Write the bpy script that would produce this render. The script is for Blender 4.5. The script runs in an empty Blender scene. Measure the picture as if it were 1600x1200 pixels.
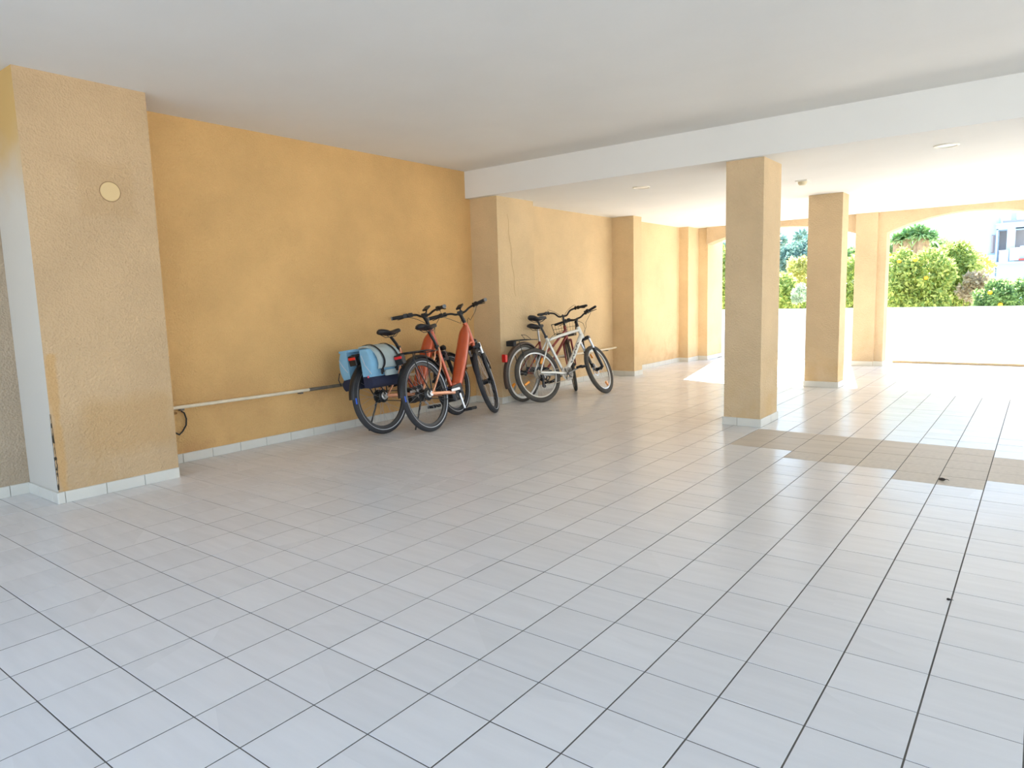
import bpy, math, random
import numpy as np
from mathutils import Vector, Matrix

random.seed(7)
rng = np.random.default_rng(7)
PI = math.pi
scn = bpy.context.scene
COL = scn.collection

# ---------------------------------------------------------------- camera
H = 1.23346
yaw, pitch, roll = math.radians(-37.66905), math.radians(-7.12964), math.radians(-1.61158)
cy, sy, cp, sp, cr, sr = math.cos(yaw), math.sin(yaw), math.cos(pitch), math.sin(pitch), math.cos(roll), math.sin(roll)
fw = Vector((sy * cp, cy * cp, sp)); rt = Vector((cy, -sy, 0)); up = rt.cross(fw)
r2 = cr * rt + sr * up; u2 = -sr * rt + cr * up
cam_data = bpy.data.cameras.new('camera')
cam_data.sensor_width = 36; cam_data.lens = 1075.41 / 1600 * 36
cam_data.clip_start = 0.05; cam_data.clip_end = 500
cam = bpy.data.objects.new('camera', cam_data); COL.objects.link(cam)
M = Matrix((r2, u2, -fw)).transposed().to_4x4(); M.translation = (0, 0, H)
cam.matrix_world = M
scn.camera = cam

# ---------------------------------------------------------------- light and exposure
scn.cycles.diffuse_bounces = 6
scn.view_settings.view_transform = 'Standard'
scn.view_settings.look = 'None'
scn.view_settings.gamma = 1
scn.view_settings.use_curve_mapping = False
scn.view_settings.exposure = 1.67
world = bpy.data.worlds.new('world'); scn.world = world; world.use_nodes = True
wn = world.node_tree.nodes; wl = world.node_tree.links
SUN = Vector((-0.225, 1.0, 0.68)).normalized()
# hazy clear sky: pale at the horizon, blue overhead
tc = wn.new('ShaderNodeTexCoord'); sxyz = wn.new('ShaderNodeSeparateXYZ'); ramp = wn.new('ShaderNodeValToRGB')
wl.new(tc.outputs['Generated'], sxyz.inputs[0]); wl.new(sxyz.outputs['Z'], ramp.inputs['Fac'])
els = ramp.color_ramp.elements
els[0].position = 0.0; els[0].color = (0.96, 0.98, 1.0, 1); els[1].position = 1.0; els[1].color = (0.26, 0.46, 0.88, 1)
e_ = els.new(0.12); e_.color = (0.68, 0.84, 1.0, 1); e_ = els.new(0.40); e_.color = (0.46, 0.66, 1.0, 1)
wn['Background'].inputs['Strength'].default_value = 1.08
wl.new(ramp.outputs['Color'], wn['Background'].inputs['Color'])
sl = bpy.data.lights.new('sun', 'SUN'); sl.energy = 9.2; sl.angle = math.radians(0.53); sl.color = (1.0, 0.95, 0.86)
so = bpy.data.objects.new('sun', sl); COL.objects.link(so); so.location = (-3, 20, 15)
so.rotation_euler = SUN.to_track_quat('Z', 'Y').to_euler()

# ---------------------------------------------------------------- helpers
def S(r, g, b):
    return tuple(((c / 255 / 12.92) if c / 255 <= 0.04045 else ((c / 255 + 0.055) / 1.055) ** 2.4) for c in (r, g, b)) + (1.0,)

class MB:
    def __init__(s): s.v = []; s.f = []
    def add(s, vs, fs):
        o = len(s.v); s.v += [tuple(v) for v in vs]; s.f += [tuple(i + o for i in f) for f in fs]; return s
    def box(s, a, b, bev=0.0):
        x0, y0, z0 = a; x1, y1, z1 = b
        if not bev:
            vs = [(x, y, z) for z in (z0, z1) for y in (y0, y1) for x in (x0, x1)]
            return s.add(vs, [(0, 2, 3, 1), (4, 5, 7, 6), (0, 1, 5, 4), (2, 6, 7, 3), (0, 4, 6, 2), (1, 3, 7, 5)])
        vs = [(x0, y0, z0), (x1, y0, z0), (x1, y1, z0), (x0, y1, z0), (x0, y0, z1 - bev), (x1, y0, z1 - bev), (x1, y1, z1 - bev), (x0, y1, z1 - bev),
              (x0 + bev, y0 + bev, z1), (x1 - bev, y0 + bev, z1), (x1 - bev, y1 - bev, z1), (x0 + bev, y1 - bev, z1)]
        return s.add(vs, [(0, 3, 2, 1), (0, 1, 5, 4), (1, 2, 6, 5), (2, 3, 7, 6), (3, 0, 4, 7), (4, 5, 9, 8), (5, 6, 10, 9), (6, 7, 11, 10), (7, 4, 8, 11), (8, 9, 10, 11)])
    def obox(s, c, ax, ay, az, hx, hy, hz, k=0.8):
        """oriented box, slightly chamfered ends (k)"""
        c = Vector(c); ax = Vector(ax).normalized(); ay = Vector(ay).normalized(); az = Vector(az).normalized()
        vs = []
        for sx, q in ((-1, k), (-0.85, 1), (0.85, 1), (1, k)):
            for a, b in ((-1, -1), (1, -1), (1, 1), (-1, 1)):
                vs.append(c + ax * hx * sx + ay * hy * a * q + az * hz * b * q)
        fs = [(3, 2, 1, 0), (12, 13, 14, 15)]
        for i in range(3):
            for j in range(4): fs.append((i * 4 + j, i * 4 + (j + 1) % 4, i * 4 + 4 + (j + 1) % 4, i * 4 + 4 + j))
        return s.add(vs, fs)
    def tube(s, pts, r, n=10, ry=None, upv=(0, 0, 1), closed=False, cap=True):
        """swept tube; r scalar or list; ry second radius (along binormal)"""
        P = [Vector(p) for p in pts]; m = len(P)
        R = r if hasattr(r, '__len__') else [r] * m
        RY = ry if hasattr(ry, '__len__') else ([ry] * m if ry is not None else R)
        prev = None; vs = []
        for i, p in enumerate(P):
            if closed: t = P[(i + 1) % m] - P[i - 1]
            else: t = P[min(i + 1, m - 1)] - P[max(i - 1, 0)]
            t.normalize()
            if prev is None:
                a = Vector(upv); a = a - t * a.dot(t)
                if a.length < 1e-3: a = Vector((1, 0, 0)) - t * t.x
            else: a = prev - t * prev.dot(t)
            a.normalize(); prev = a; b = t.cross(a)
            for k in range(n):
                th = 2 * PI * k / n
                vs.append(p + a * math.cos(th) * R[i] + b * math.sin(th) * RY[i])
        fs = []
        for i in range(m if closed else m - 1):
            j = (i + 1) % m
            for k in range(n): fs.append((i * n + k, i * n + (k + 1) % n, j * n + (k + 1) % n, j * n + k))
        if cap and not closed: fs += [tuple(reversed(range(n))), tuple((m - 1) * n + k for k in range(n))]
        return s.add(vs, fs)
    def lathe(s, c, axis, prof, n=32, ref=(0, 0, 1), arc=None):
        """profile (radius, offset along axis) spun about the axis; arc=(a0,a1) partial, angles from ref"""
        c = Vector(c); ax = Vector(axis).normalized(); a = Vector(ref); a = (a - ax * a.dot(ax))
        if a.length < 1e-3: a = Vector((1, 0, 0)) - ax * ax.x
        a.normalize(); b = ax.cross(a); m = len(prof); vs = []; full = arc is None
        N = n if full else n + 1
        for i in range(N):
            th = 2 * PI * i / n if full else arc[0] + (arc[1] - arc[0]) * i / n
            d = a * math.cos(th) + b * math.sin(th)
            for (r, o) in prof: vs.append(c + d * r + ax * o)
        fs = []
        for i in range(n):
            j = (i + 1) % N
            for k in range(m - 1): fs.append((i * m + k, j * m + k, j * m + k + 1, i * m + k + 1))
        return s.add(vs, fs)
    def disc(s, c, axis, r, t, n=24):
        return s.lathe(c, axis, [(0.0001, -t), (r, -t), (r, t), (0.0001, t)], n)
    def ball(s, c, rx, ry, rz, n=10, m=6):
        prof = []
        vs = []; fs = []
        for i in range(m + 1):
            ph = PI * i / m
            for k in range(n):
                th = 2 * PI * k / n
                vs.append((c[0] + rx * math.sin(ph) * math.cos(th), c[1] + ry * math.sin(ph) * math.sin(th), c[2] + rz * math.cos(ph)))
        for i in range(m):
            for k in range(n): fs.append((i * n + k, (i + 1) * n + k, (i + 1) * n + (k + 1) % n, i * n + (k + 1) % n))
        return s.add(vs, fs)
    def prism(s, poly, y0, y1, axis='y'):
        """extrude polygon of (a,b) along an axis: y -> points (a, y, b); x -> (x, a, b); z -> (a, b, z)"""
        n = len(poly)
        g = {'y': lambda p, t: (p[0], t, p[1]), 'x': lambda p, t: (t, p[0], p[1]), 'z': lambda p, t: (p[0], p[1], t)}[axis]
        vs = [g(p, y0) for p in poly] + [g(p, y1) for p in poly]
        fs = [tuple(range(n)), tuple(reversed(range(n, 2 * n)))] + [(i, i + n, (i + 1) % n + n, (i + 1) % n) for i in range(n)]
        return s.add(vs, fs)
    def xf(s, fn):
        s.v = [tuple(fn(Vector(v))) for v in s.v]; return s
    def build(s, name, mat, parent=None, smooth=False, angle=35, kind=None, recalc=True):
        me = bpy.data.meshes.new(name); me.from_pydata(s.v, [], s.f)
        if recalc:
            import bmesh
            bm = bmesh.new(); bm.from_mesh(me); bmesh.ops.recalc_face_normals(bm, faces=bm.faces); bm.to_mesh(me); bm.free()
        me.materials.append(mat)
        if smooth:
            me.shade_smooth(); me.set_sharp_from_angle(angle=math.radians(angle))
        return link(name, me, parent, kind)

def link(name, me, parent=None, kind=None):
    o = bpy.data.objects.new(name, me); COL.objects.link(o)
    if parent is not None: o.parent = parent
    if kind: o['kind'] = kind
    return o

def empty(name, loc=(0, 0, 0)):
    o = bpy.data.objects.new(name, None); COL.objects.link(o); o.location = loc; o.empty_display_size = 0.1; return o

def tag(o, label, cat, group=None):
    o['label'] = label; o['category'] = cat
    if group: o['group'] = group
    return o

def mat(name, color, rough=0.6, metal=0.0, spec=0.5, coat=0.0, bump=0.0, bscale=200.0, vary=0.0, vscale=8.0, trans=0.0, coords='Object'):
    m = bpy.data.materials.new(name); m.use_nodes = True
    nt = m.node_tree; N = nt.nodes; L = nt.links; b = N['Principled BSDF']
    b.inputs['Base Color'].default_value = color if len(color) == 4 else (*color, 1)
    b.inputs['Roughness'].default_value = rough; b.inputs['Metallic'].default_value = metal
    b.inputs['Specular IOR Level'].default_value = spec; b.inputs['Coat Weight'].default_value = coat
    if bump or vary:
        tc = N.new('ShaderNodeTexCoord')
    if bump:
        nz = N.new('ShaderNodeTexNoise'); nz.inputs['Scale'].default_value = bscale; nz.inputs['Detail'].default_value = 3
        bp = N.new('ShaderNodeBump'); bp.inputs['Strength'].default_value = bump; bp.inputs['Distance'].default_value = 0.004
        L.new(tc.outputs[coords], nz.inputs['Vector']); L.new(nz.outputs['Fac'], bp.inputs['Height']); L.new(bp.outputs['Normal'], b.inputs['Normal'])
    if vary:
        nz = N.new('ShaderNodeTexNoise'); nz.inputs['Scale'].default_value = vscale; nz.inputs['Detail'].default_value = 5
        mr = N.new('ShaderNodeMapRange'); mr.inputs['From Min'].default_value = 0.3; mr.inputs['From Max'].default_value = 0.7
        mr.inputs['To Min'].default_value = 1 - vary; mr.inputs['To Max'].default_value = 1 + vary
        mx = N.new('ShaderNodeVectorMath'); mx.operation = 'SCALE'; mx.inputs[0].default_value = color[:3]
        L.new(tc.outputs[coords], nz.inputs['Vector']); L.new(nz.outputs['Fac'], mr.inputs['Value']); L.new(mr.outputs[0], mx.inputs['Scale']); L.new(mx.outputs[0], b.inputs['Base Color'])
    return m

# ---------------------------------------------------------------- materials: setting
def plaster(name, col, stain, white_side=False):
    m = bpy.data.materials.new(name); m.use_nodes = True
    nt = m.node_tree; N = nt.nodes; L = nt.links; b = N['Principled BSDF']
    b.inputs['Roughness'].default_value = 0.92; b.inputs['Specular IOR Level'].default_value = 0.15
    g = N.new('ShaderNodeNewGeometry')
    nz = N.new('ShaderNodeTexNoise'); nz.inputs['Scale'].default_value = 1.3; nz.inputs['Detail'].default_value = 6; nz.inputs['Roughness'].default_value = 0.6
    L.new(g.outputs['Position'], nz.inputs['Vector'])
    r1 = N.new('ShaderNodeValToRGB'); r1.color_ramp.elements[0].position = 0.35; r1.color_ramp.elements[1].position = 0.68
    r1.color_ramp.elements[0].color = tuple(c * 0.90 for c in col[:3]) + (1,); r1.color_ramp.elements[1].color = tuple(min(1, c * 1.06) for c in col[:3]) + (1,)
    L.new(nz.outputs['Fac'], r1.inputs['Fac'])
    # rising damp and scuffs near the skirting
    sx = N.new('ShaderNodeSeparateXYZ'); L.new(g.outputs['Position'], sx.inputs[0])
    mr = N.new('ShaderNodeMapRange'); mr.inputs['From Min'].default_value = 0.05; mr.inputs['From Max'].default_value = 0.75
    mr.inputs['To Min'].default_value = 1.0; mr.inputs['To Max'].default_value = 0.0; L.new(sx.outputs['Z'], mr.inputs['Value'])
    n2 = N.new('ShaderNodeTexNoise'); n2.inputs['Scale'].default_value = 2.4; n2.inputs['Detail'].default_value = 7; n2.inputs['Roughness'].default_value = 0.65
    L.new(g.outputs['Position'], n2.inputs['Vector'])
    r2_ = N.new('ShaderNodeMapRange'); r2_.inputs['From Min'].default_value = 0.46; r2_.inputs['From Max'].default_value = 0.66; L.new(n2.outputs['Fac'], r2_.inputs['Value'])
    mm = N.new('ShaderNodeMath'); mm.operation = 'MULTIPLY'; L.new(mr.outputs[0], mm.inputs[0]); L.new(r2_.outputs[0], mm.inputs[1])
    m2 = N.new('ShaderNodeMath'); m2.operation = 'MULTIPLY'; m2.inputs[1].default_value = 0.75; L.new(mm.outputs[0], m2.inputs[0])
    mx = N.new('ShaderNodeMix'); mx.data_type = 'RGBA'; L.new(m2.outputs[0], mx.inputs[0]); L.new(r1.outputs[0], mx.inputs[6]); mx.inputs[7].default_value = stain
    out = mx.outputs[2]
    L.new(out, b.inputs['Base Color'])
    # roughcast relief
    n3 = N.new('ShaderNodeTexNoise'); n3.inputs['Scale'].default_value = 55; n3.inputs['Detail'].default_value = 4; L.new(g.outputs['Position'], n3.inputs['Vector'])
    vo = N.new('ShaderNodeTexVoronoi'); vo.inputs['Scale'].default_value = 75; L.new(g.outputs['Position'], vo.inputs['Vector'])
    ad = N.new('ShaderNodeMath'); ad.operation = 'ADD'; L.new(n3.outputs['Fac'], ad.inputs[0]); L.new(vo.outputs['Distance'], ad.inputs[1])
    bp = N.new('ShaderNodeBump'); bp.inputs['Strength'].default_value = 0.6; bp.inputs['Distance'].default_value = 0.009
    L.new(ad.outputs[0], bp.inputs['Height']); L.new(bp.outputs['Normal'], b.inputs['Normal'])
    return m

OCHRE = plaster('ochre_plaster', S(221, 194, 152), S(200, 160, 116))
OCHRE_DEEP = plaster('deep_ochre_plaster', S(222, 180, 121), S(194, 146, 100))
GREYWALL = plaster('greyish_plaster', S(184, 166, 142), S(170, 150, 122))
ARCADE = plaster('arcade_plaster', S(204, 180, 146), S(190, 156, 114))
PALE = mat('pale_wash_base', S(214, 212, 204), 0.85, spec=0.2, bump=0.25, bscale=60, vary=0.04, vscale=2)
CEIL = mat('ceiling_paint', S(232, 231, 226), 0.9, spec=0.15, bump=0.25, bscale=14, vary=0.02, vscale=1.5)
WHITEWALL = mat('white_render', S(232, 230, 224), 0.9, spec=0.1, bump=0.2, bscale=40)
GROUT = mat('grey_grout', S(98, 94, 88), 0.9, spec=0.1, vary=0.15, vscale=3)
SKIRT = mat('skirting_ceramic', S(214, 211, 200), 0.35, vary=0.04, vscale=6)

def tile_mat():
    m = bpy.data.materials.new('floor_ceramic'); m.use_nodes = True
    nt = m.node_tree; N = nt.nodes; L = nt.links; b = N['Principled BSDF']
    g = N.new('ShaderNodeNewGeometry')
    # per tile value from the tile's cell
    off = N.new('ShaderNodeVectorMath'); off.operation = 'ADD'; off.inputs[1].default_value = (0.97696, -1.43695, 0); L.new(g.outputs['Position'], off.inputs[0])
    sc = N.new('ShaderNodeVectorMath'); sc.operation = 'MULTIPLY'; sc.inputs[1].default_value = (4, 4, 0); L.new(off.outputs[0], sc.inputs[0])
    fl = N.new('ShaderNodeVectorMath'); fl.operation = 'FLOOR'; L.new(sc.outputs[0], fl.inputs[0])
    wn_ = N.new('ShaderNodeTexWhiteNoise'); wn_.noise_dimensions = '3D'; L.new(fl.outputs[0], wn_.inputs['Vector'])
    # streaky glaze
    mp = N.new('ShaderNodeMapping'); mp.inputs['Scale'].default_value = (3, 26, 1); L.new(g.outputs['Position'], mp.inputs['Vector'])
    ad = N.new('ShaderNodeVectorMath'); ad.operation = 'ADD'; L.new(mp.outputs[0], ad.inputs[0])
    ws = N.new('ShaderNodeVectorMath'); ws.operation = 'SCALE'; ws.inputs['Scale'].default_value = 9; L.new(wn_.outputs['Color'], ws.inputs[0]); L.new(ws.outputs[0], ad.inputs[1])
    nz = N.new('ShaderNodeTexNoise'); nz.inputs['Scale'].default_value = 1.0; nz.inputs['Detail'].default_value = 4; L.new(ad.outputs[0], nz.inputs['Vector'])
    dirt = N.new('ShaderNodeTexNoise'); dirt.inputs['Scale'].default_value = 0.8; dirt.inputs['Detail'].default_value = 6; L.new(g.outputs['Position'], dirt.inputs['Vector'])
    a1 = N.new('ShaderNodeMath'); a1.operation = 'MULTIPLY_ADD'; a1.inputs[1].default_value = 0.06; a1.inputs[2].default_value = 0.93; L.new(wn_.outputs['Value'], a1.inputs[0])
    a2 = N.new('ShaderNodeMath'); a2.operation = 'MULTIPLY_ADD'; a2.inputs[1].default_value = 0.14; L.new(nz.outputs['Fac'], a2.inputs[0]); L.new(a1.outputs[0], a2.inputs[2])
    a3 = N.new('ShaderNodeMath'); a3.operation = 'MULTIPLY_ADD'; a3.inputs[1].default_value = 0.12; L.new(dirt.outputs['Fac'], a3.inputs[0]); L.new(a2.outputs[0], a3.inputs[2])
    a4 = N.new('ShaderNodeMath'); a4.operation = 'SUBTRACT'; a4.inputs[1].default_value = 0.13; L.new(a3.outputs[0], a4.inputs[0])
    cs = N.new('ShaderNodeVectorMath'); cs.operation = 'SCALE'; cs.inputs[0].default_value = S(220, 218, 216)[:3]; L.new(a4.outputs[0], cs.inputs['Scale'])
    L.new(cs.outputs[0], b.inputs['Base Color'])
    # worn glaze: roughness varies in smears
    sm = N.new('ShaderNodeTexNoise'); sm.inputs['Scale'].default_value = 7; sm.inputs['Detail'].default_value = 5; sm.inputs['Distortion'].default_value = 1.5; L.new(ad.outputs[0], sm.inputs['Vector'])
    rr = N.new('ShaderNodeMapRange'); rr.inputs['From Min'].default_value = 0.35; rr.inputs['From Max'].default_value = 0.65; rr.inputs['To Min'].default_value = 0.20; rr.inputs['To Max'].default_value = 0.26
    L.new(nz.outputs['Fac'], rr.inputs['Value'])
    L.new(rr.outputs[0], b.inputs['Roughness'])
    b.inputs['Specular IOR Level'].default_value = 0.22
    bp = N.new('ShaderNodeBump'); bp.inputs['Strength'].default_value = 0.05; bp.inputs['Distance'].default_value = 0.002
    L.new(nz.outputs['Fac'], bp.inputs['Height']); L.new(bp.outputs['Normal'], b.inputs['Normal'])
    return m
TILE = tile_mat()
TILE_MATTE = mat('matte_floor_ceramic', S(196, 184, 168), 0.5, spec=0.35, vary=0.07, vscale=9, coords='Generated')

# ================================================================ structure
ZC1, ZC2, YB = 2.695, 2.39, 6.19      # upper ceiling, lower ceiling, step between them
def grad_side_mat():  # white daylight on the pilaster side put into the colour: pale below, ochre above
    m = PALE.copy(); m.name = 'painted_daylight_wash'
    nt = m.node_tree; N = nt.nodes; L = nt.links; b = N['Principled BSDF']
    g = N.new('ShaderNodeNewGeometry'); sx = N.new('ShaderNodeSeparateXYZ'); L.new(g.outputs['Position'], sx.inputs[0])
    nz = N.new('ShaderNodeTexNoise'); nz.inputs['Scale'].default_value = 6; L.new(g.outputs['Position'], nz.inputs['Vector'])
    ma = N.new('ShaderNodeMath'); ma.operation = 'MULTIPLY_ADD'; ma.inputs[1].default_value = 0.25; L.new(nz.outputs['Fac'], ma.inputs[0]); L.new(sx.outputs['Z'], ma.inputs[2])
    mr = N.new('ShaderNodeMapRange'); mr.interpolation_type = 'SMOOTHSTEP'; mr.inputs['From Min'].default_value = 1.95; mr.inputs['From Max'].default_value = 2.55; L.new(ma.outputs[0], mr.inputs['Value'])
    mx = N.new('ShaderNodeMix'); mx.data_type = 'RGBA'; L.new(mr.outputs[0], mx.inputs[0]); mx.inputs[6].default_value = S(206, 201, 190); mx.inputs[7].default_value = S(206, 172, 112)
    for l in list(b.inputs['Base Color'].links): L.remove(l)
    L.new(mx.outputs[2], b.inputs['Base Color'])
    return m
DAYLIGHT_WASH = grad_side_mat()

def pil1_mat():
    m = plaster('patched_plaster', S(206, 176, 137), S(190, 158, 114))
    nt = m.node_tree; N = nt.nodes; L = nt.links; b = N['Principled BSDF']
    src = b.inputs['Base Color'].links[0].from_socket
    g = N.new('ShaderNodeNewGeometry'); sx = N.new('ShaderNodeSeparateXYZ'); L.new(g.outputs['Position'], sx.inputs[0])
    nz = N.new('ShaderNodeTexNoise'); nz.inputs['Scale'].default_value = 5; nz.inputs['Detail'].default_value = 4; L.new(g.outputs['Position'], nz.inputs['Vector'])
    def soft(sock, c, h, e):
        a = N.new('ShaderNodeMath'); a.operation = 'SUBTRACT'; L.new(sock, a.inputs[0]); a.inputs[1].default_value = c
        a2 = N.new('ShaderNodeMath'); a2.operation = 'ABSOLUTE'; L.new(a.outputs[0], a2.inputs[0])
        a3 = N.new('ShaderNodeMath'); a3.operation = 'MULTIPLY_ADD'; a3.inputs[1].default_value = 0.10; L.new(nz.outputs['Fac'], a3.inputs[0]); L.new(a2.outputs[0], a3.inputs[2])
        mr = N.new('ShaderNodeMapRange'); mr.inputs['From Min'].default_value = h + 0.05; mr.inputs['From Max'].default_value = h + 0.05 + e
        mr.inputs['To Min'].default_value = 1; mr.inputs['To Max'].default_value = 0; L.new(a3.outputs[0], mr.inputs['Value']); return mr.outputs[0]
    def patch(src, cy_, cz, hy, hz, col, amt, e=0.05):
        a = soft(sx.outputs['Y'], cy_, hy, e); c = soft(sx.outputs['Z'], cz, hz, e)
        mu = N.new('ShaderNodeMath'); mu.operation = 'MULTIPLY'; L.new(a, mu.inputs[0]); L.new(c, mu.inputs[1])
        m2 = N.new('ShaderNodeMath'); m2.operation = 'MULTIPLY'; m2.inputs[1].default_value = amt; L.new(mu.outputs[0], m2.inputs[0])
        mx = N.new('ShaderNodeMix'); mx.data_type = 'RGBA'; L.new(m2.outputs[0], mx.inputs[0]); L.new(src, mx.inputs[6]); mx.inputs[7].default_value = col
        return mx.outputs[2]
    src = patch(src, 2.09, 2.02, 0.15, 0.15, S(192, 158, 114), 0.3)       # damp square round the cover plate
    src = patch(src, 2.10, 0.45, 0.24, 0.13, S(196, 160, 112), 0.6, 0.1)   # damp patch low down
    src = patch(src, 1.655, 0.45, 0.015, 0.50, S(206, 164, 108), 0.7, 0.02)  # repaired strip along the corner
    L.new(src, b.inputs['Base Color'])
    return m
PIL1 = pil1_mat()

# floor: grout bed with single tiles
fl = MB().box((-5.7, -3, -0.25), (6.2, 12.93, -0.0014)).build('floor', GROUT, kind='structure')
GX, GY, T = -0.97696, 1.43695, 0.25
def pix(x, y, z):
    d = Vector((x, y, z - H)); w = d.dot(fw)
    if w <= 0.05: return None
    return 800 + 1075.41 * d.dot(r2) / w, 600 - 1075.41 * d.dot(u2) / w, w
tb = MB().box((-0.1224, -0.1229, -0.010), (0.1224, 0.1229, 0), 0.0006)
tme = tb.build('tile', TILE, fl).data; bpy.data.objects.remove(bpy.data.objects['tile'])
tme_matte = tme.copy(); tme_matte.materials.clear(); tme_matte.materials.append(TILE_MATTE)
def is_matte(i, j):
    if i >= 3: return 15 <= j <= 17
    if i >= 1: return 14 <= j <= 18
    if i >= -2: return 15 <= j <= 18
    if i >= -4: return 16 <= j <= 18
    return False
cells = []
for i in range(-18, 29):
    for j in range(-17, 46):
        x0, y0 = GX + i * T, GY + j * T
        cx, cyy = x0 + T / 2, y0 + T / 2
        if cx < -5.30 + (0.0) and cx - T / 2 < -5.45: pass
        if cx > 6 or cyy > 12.8 or cyy < -2.9: continue
        p = pix(cx, cyy, 0); inview = p is not None and -60 < p[0] < 1660 and -60 < p[1] < 1260
        cells.append((i, j, cx, cyy, (1 / p[2] ** 2 * (H / p[2])) if inview else 0))
cells.sort(key=lambda c: -c[4])
for (i, j, cx, cyy, a) in cells[:300]:
    o = link('tile', tme_matte if is_matte(i, j) else tme, fl); o.location = (cx, cyy, rng.normal(0, 0.0003)); o.rotation_euler = (rng.normal(0, 0.0012), rng.normal(0, 0.0012), 0)
rest = {0: MB(), 1: MB()}
for (i, j, cx, cyy, a) in cells[300:]:
    q = Matrix.Rotation(rng.normal(0, 0.0012), 3, 'X') @ Matrix.Rotation(rng.normal(0, 0.0012), 3, 'Y'); dz = rng.normal(0, 0.0003)
    rest[int(is_matte(i, j))].add([q @ Vector(v) + Vector((cx, cyy, dz)) for v in tb.v], tb.f)
rest[0].build('floor_tiles', TILE, fl, kind='stuff', recalc=False)
rest[1].build('matte_floor_tiles', TILE_MATTE, fl, kind='stuff', recalc=False)

# ceilings
MB().box((-5.75, -2.2, ZC1), (6.2, YB, 3.3)).build('ceiling', CEIL, kind='structure')
MB().box((-5.75, YB, ZC2), (6.2, 12.42, 3.3)).build('ceiling.001', CEIL, kind='structure')

# left wall: bays and pilasters
wl_ = MB().box((-5.75, 2.3, -0.2), (-5.39, 6.35, ZC1 + 0.05)).build('wall_left', OCHRE_DEEP, kind='structure')
MB().box((-5.75, -2.2, -0.2), (-5.45, 2.3, ZC1 + 0.05)).build('near_bay', GREYWALL, wl_)
MB().box((-5.75, 6.9, -0.2), (-5.245, 9.5, ZC2 + 0.05)).build('second_bay', OCHRE, wl_)
MB().box((-5.75, 9.5, -0.2), (-5.20, 12.45, ZC2 + 0.05)).build('third_bay', OCHRE, wl_)
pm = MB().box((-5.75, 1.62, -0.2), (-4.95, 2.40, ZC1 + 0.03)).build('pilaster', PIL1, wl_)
pm.data.materials.append(DAYLIGHT_WASH)
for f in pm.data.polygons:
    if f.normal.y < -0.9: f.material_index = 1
MB().box((-5.75, 6.27, -0.2), (-4.99, 6.98, ZC1 + 0.03)).build('pilaster', OCHRE, wl_)
MB().box((-5.75, 9.37, -0.2), (-4.88, 9.63, ZC2 + 0.03)).build('pilaster', OCHRE, wl_)
MB().box((-5.75, 11.72, -0.2), (-5.03, 12.3, ZC2 + 0.03)).build('pilaster', OCHRE, wl_)
MB().box((-5.75, 12.19, -0.2), (-4.86, 12.92, ZC2 + 0.03)).build('end_pilaster', OCHRE, wl_)
# weathered crack up the corner of the near pilaster
ck = MB(); z = 0.09; pts = []
while z < 0.60:
    pts.append((z, rng.normal(0, 0.006), 0.002 + 0.008 * max(0, 1 - abs(z - 0.28) / 0.32) * rng.uniform(0.4, 1.2))); z += rng.uniform(0.012, 0.03)
for a, b in zip(pts[:-1], pts[1:]):
    for sx_, (u0, u1) in enumerate(((a, b),)):
        ck.add([(-4.952 + a[1] * 0.4, 1.6185, a[0]), (-4.9485, 1.622 + a[2], a[0]), (-4.9485, 1.622 + b[2], b[0]), (-4.952 + b[1] * 0.4, 1.6185, b[0]),
                (-4.952 - a[2] * 1.2, 1.6192, a[0]), (-4.952 - b[2] * 1.2, 1.6192, b[0])], [(0, 1, 2, 3), (4, 0, 3, 5)])
CRACK = mat('crack_dark', S(66, 58, 46), 0.95)
ck.build('crack', CRACK, wl_, recalc=False)
def hair_crack(pts, w, name='hairline_crack'):
    """pts (X,Y,Z) on an X-facing plane"""
    m = MB()
    for a, b in zip(pts[:-1], pts[1:]):
        m.add([(a[0], a[1] - w, a[2]), (a[0], a[1] + w, a[2]), (b[0], b[1] + w, b[2]), (b[0], b[1] - w, b[2])], [(0, 1, 2, 3)])
    return m.build(name, mat('hairline', S(190, 158, 112), 0.95), wl_, recalc=False)
hair_crack([(-4.9885, 6.46 + 0.12 * t + 0.012 * math.sin(t * 19), 2.2 - 0.95 * t) for t in np.linspace(0, 1, 14)], 0.0035)
hair_crack([(-4.9485, 1.80 + 0.10 * t + 0.012 * math.sin(t * 15), 0.12 + 0.17 * t) for t in np.linspace(0, 1, 8)], 0.0012)
# stepped screed strip where the near pilaster meets the ceiling is left plain

# arcade at the far end
YA0, YA1 = 12.13, 12.42
aw = MB()
def arch(x0, x1, zs, zc):
    n = 28; h = (x1 - x0) / 2; ris = zc - zs; R = (h * h + ris * ris) / (2 * ris); cx = (x0 + x1) / 2
    xs = [x0 + (x1 - x0) * k / n for k in range(n + 1)]; zz = [zc - R + math.sqrt(R * R - (x - cx) ** 2) for x in xs]
    for k in range(n):
        a, b = xs[k], xs[k + 1]; za, zb = zz[k], zz[k + 1]; t = ZC2 + 0.02
        aw.add([(a, YA0, za), (b, YA0, zb), (b, YA0, t), (a, YA0, t), (a, YA1, za), (b, YA1, zb), (b, YA1, t), (a, YA1, t)],
               [(0, 1, 2, 3), (5, 4, 7, 6), (0, 4, 5, 1)])
arch(-4.86, -2.405, 2.09, 2.30)
arch(-1.975, 0.26, 2.07, 2.31)
arch(0.69, 2.9, 2.07, 2.31)
arch(3.33, 5.6, 2.07, 2.31)
for a, b in ((-2.405, -1.975), (0.26, 0.69), (2.9, 3.33), (5.6, 6.2)): aw.box((a, YA0, -0.1), (b, YA1, ZC2 + 0.02))
wfar = aw.build('wall_far', ARCADE, kind='structure', recalc=False)
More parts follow.
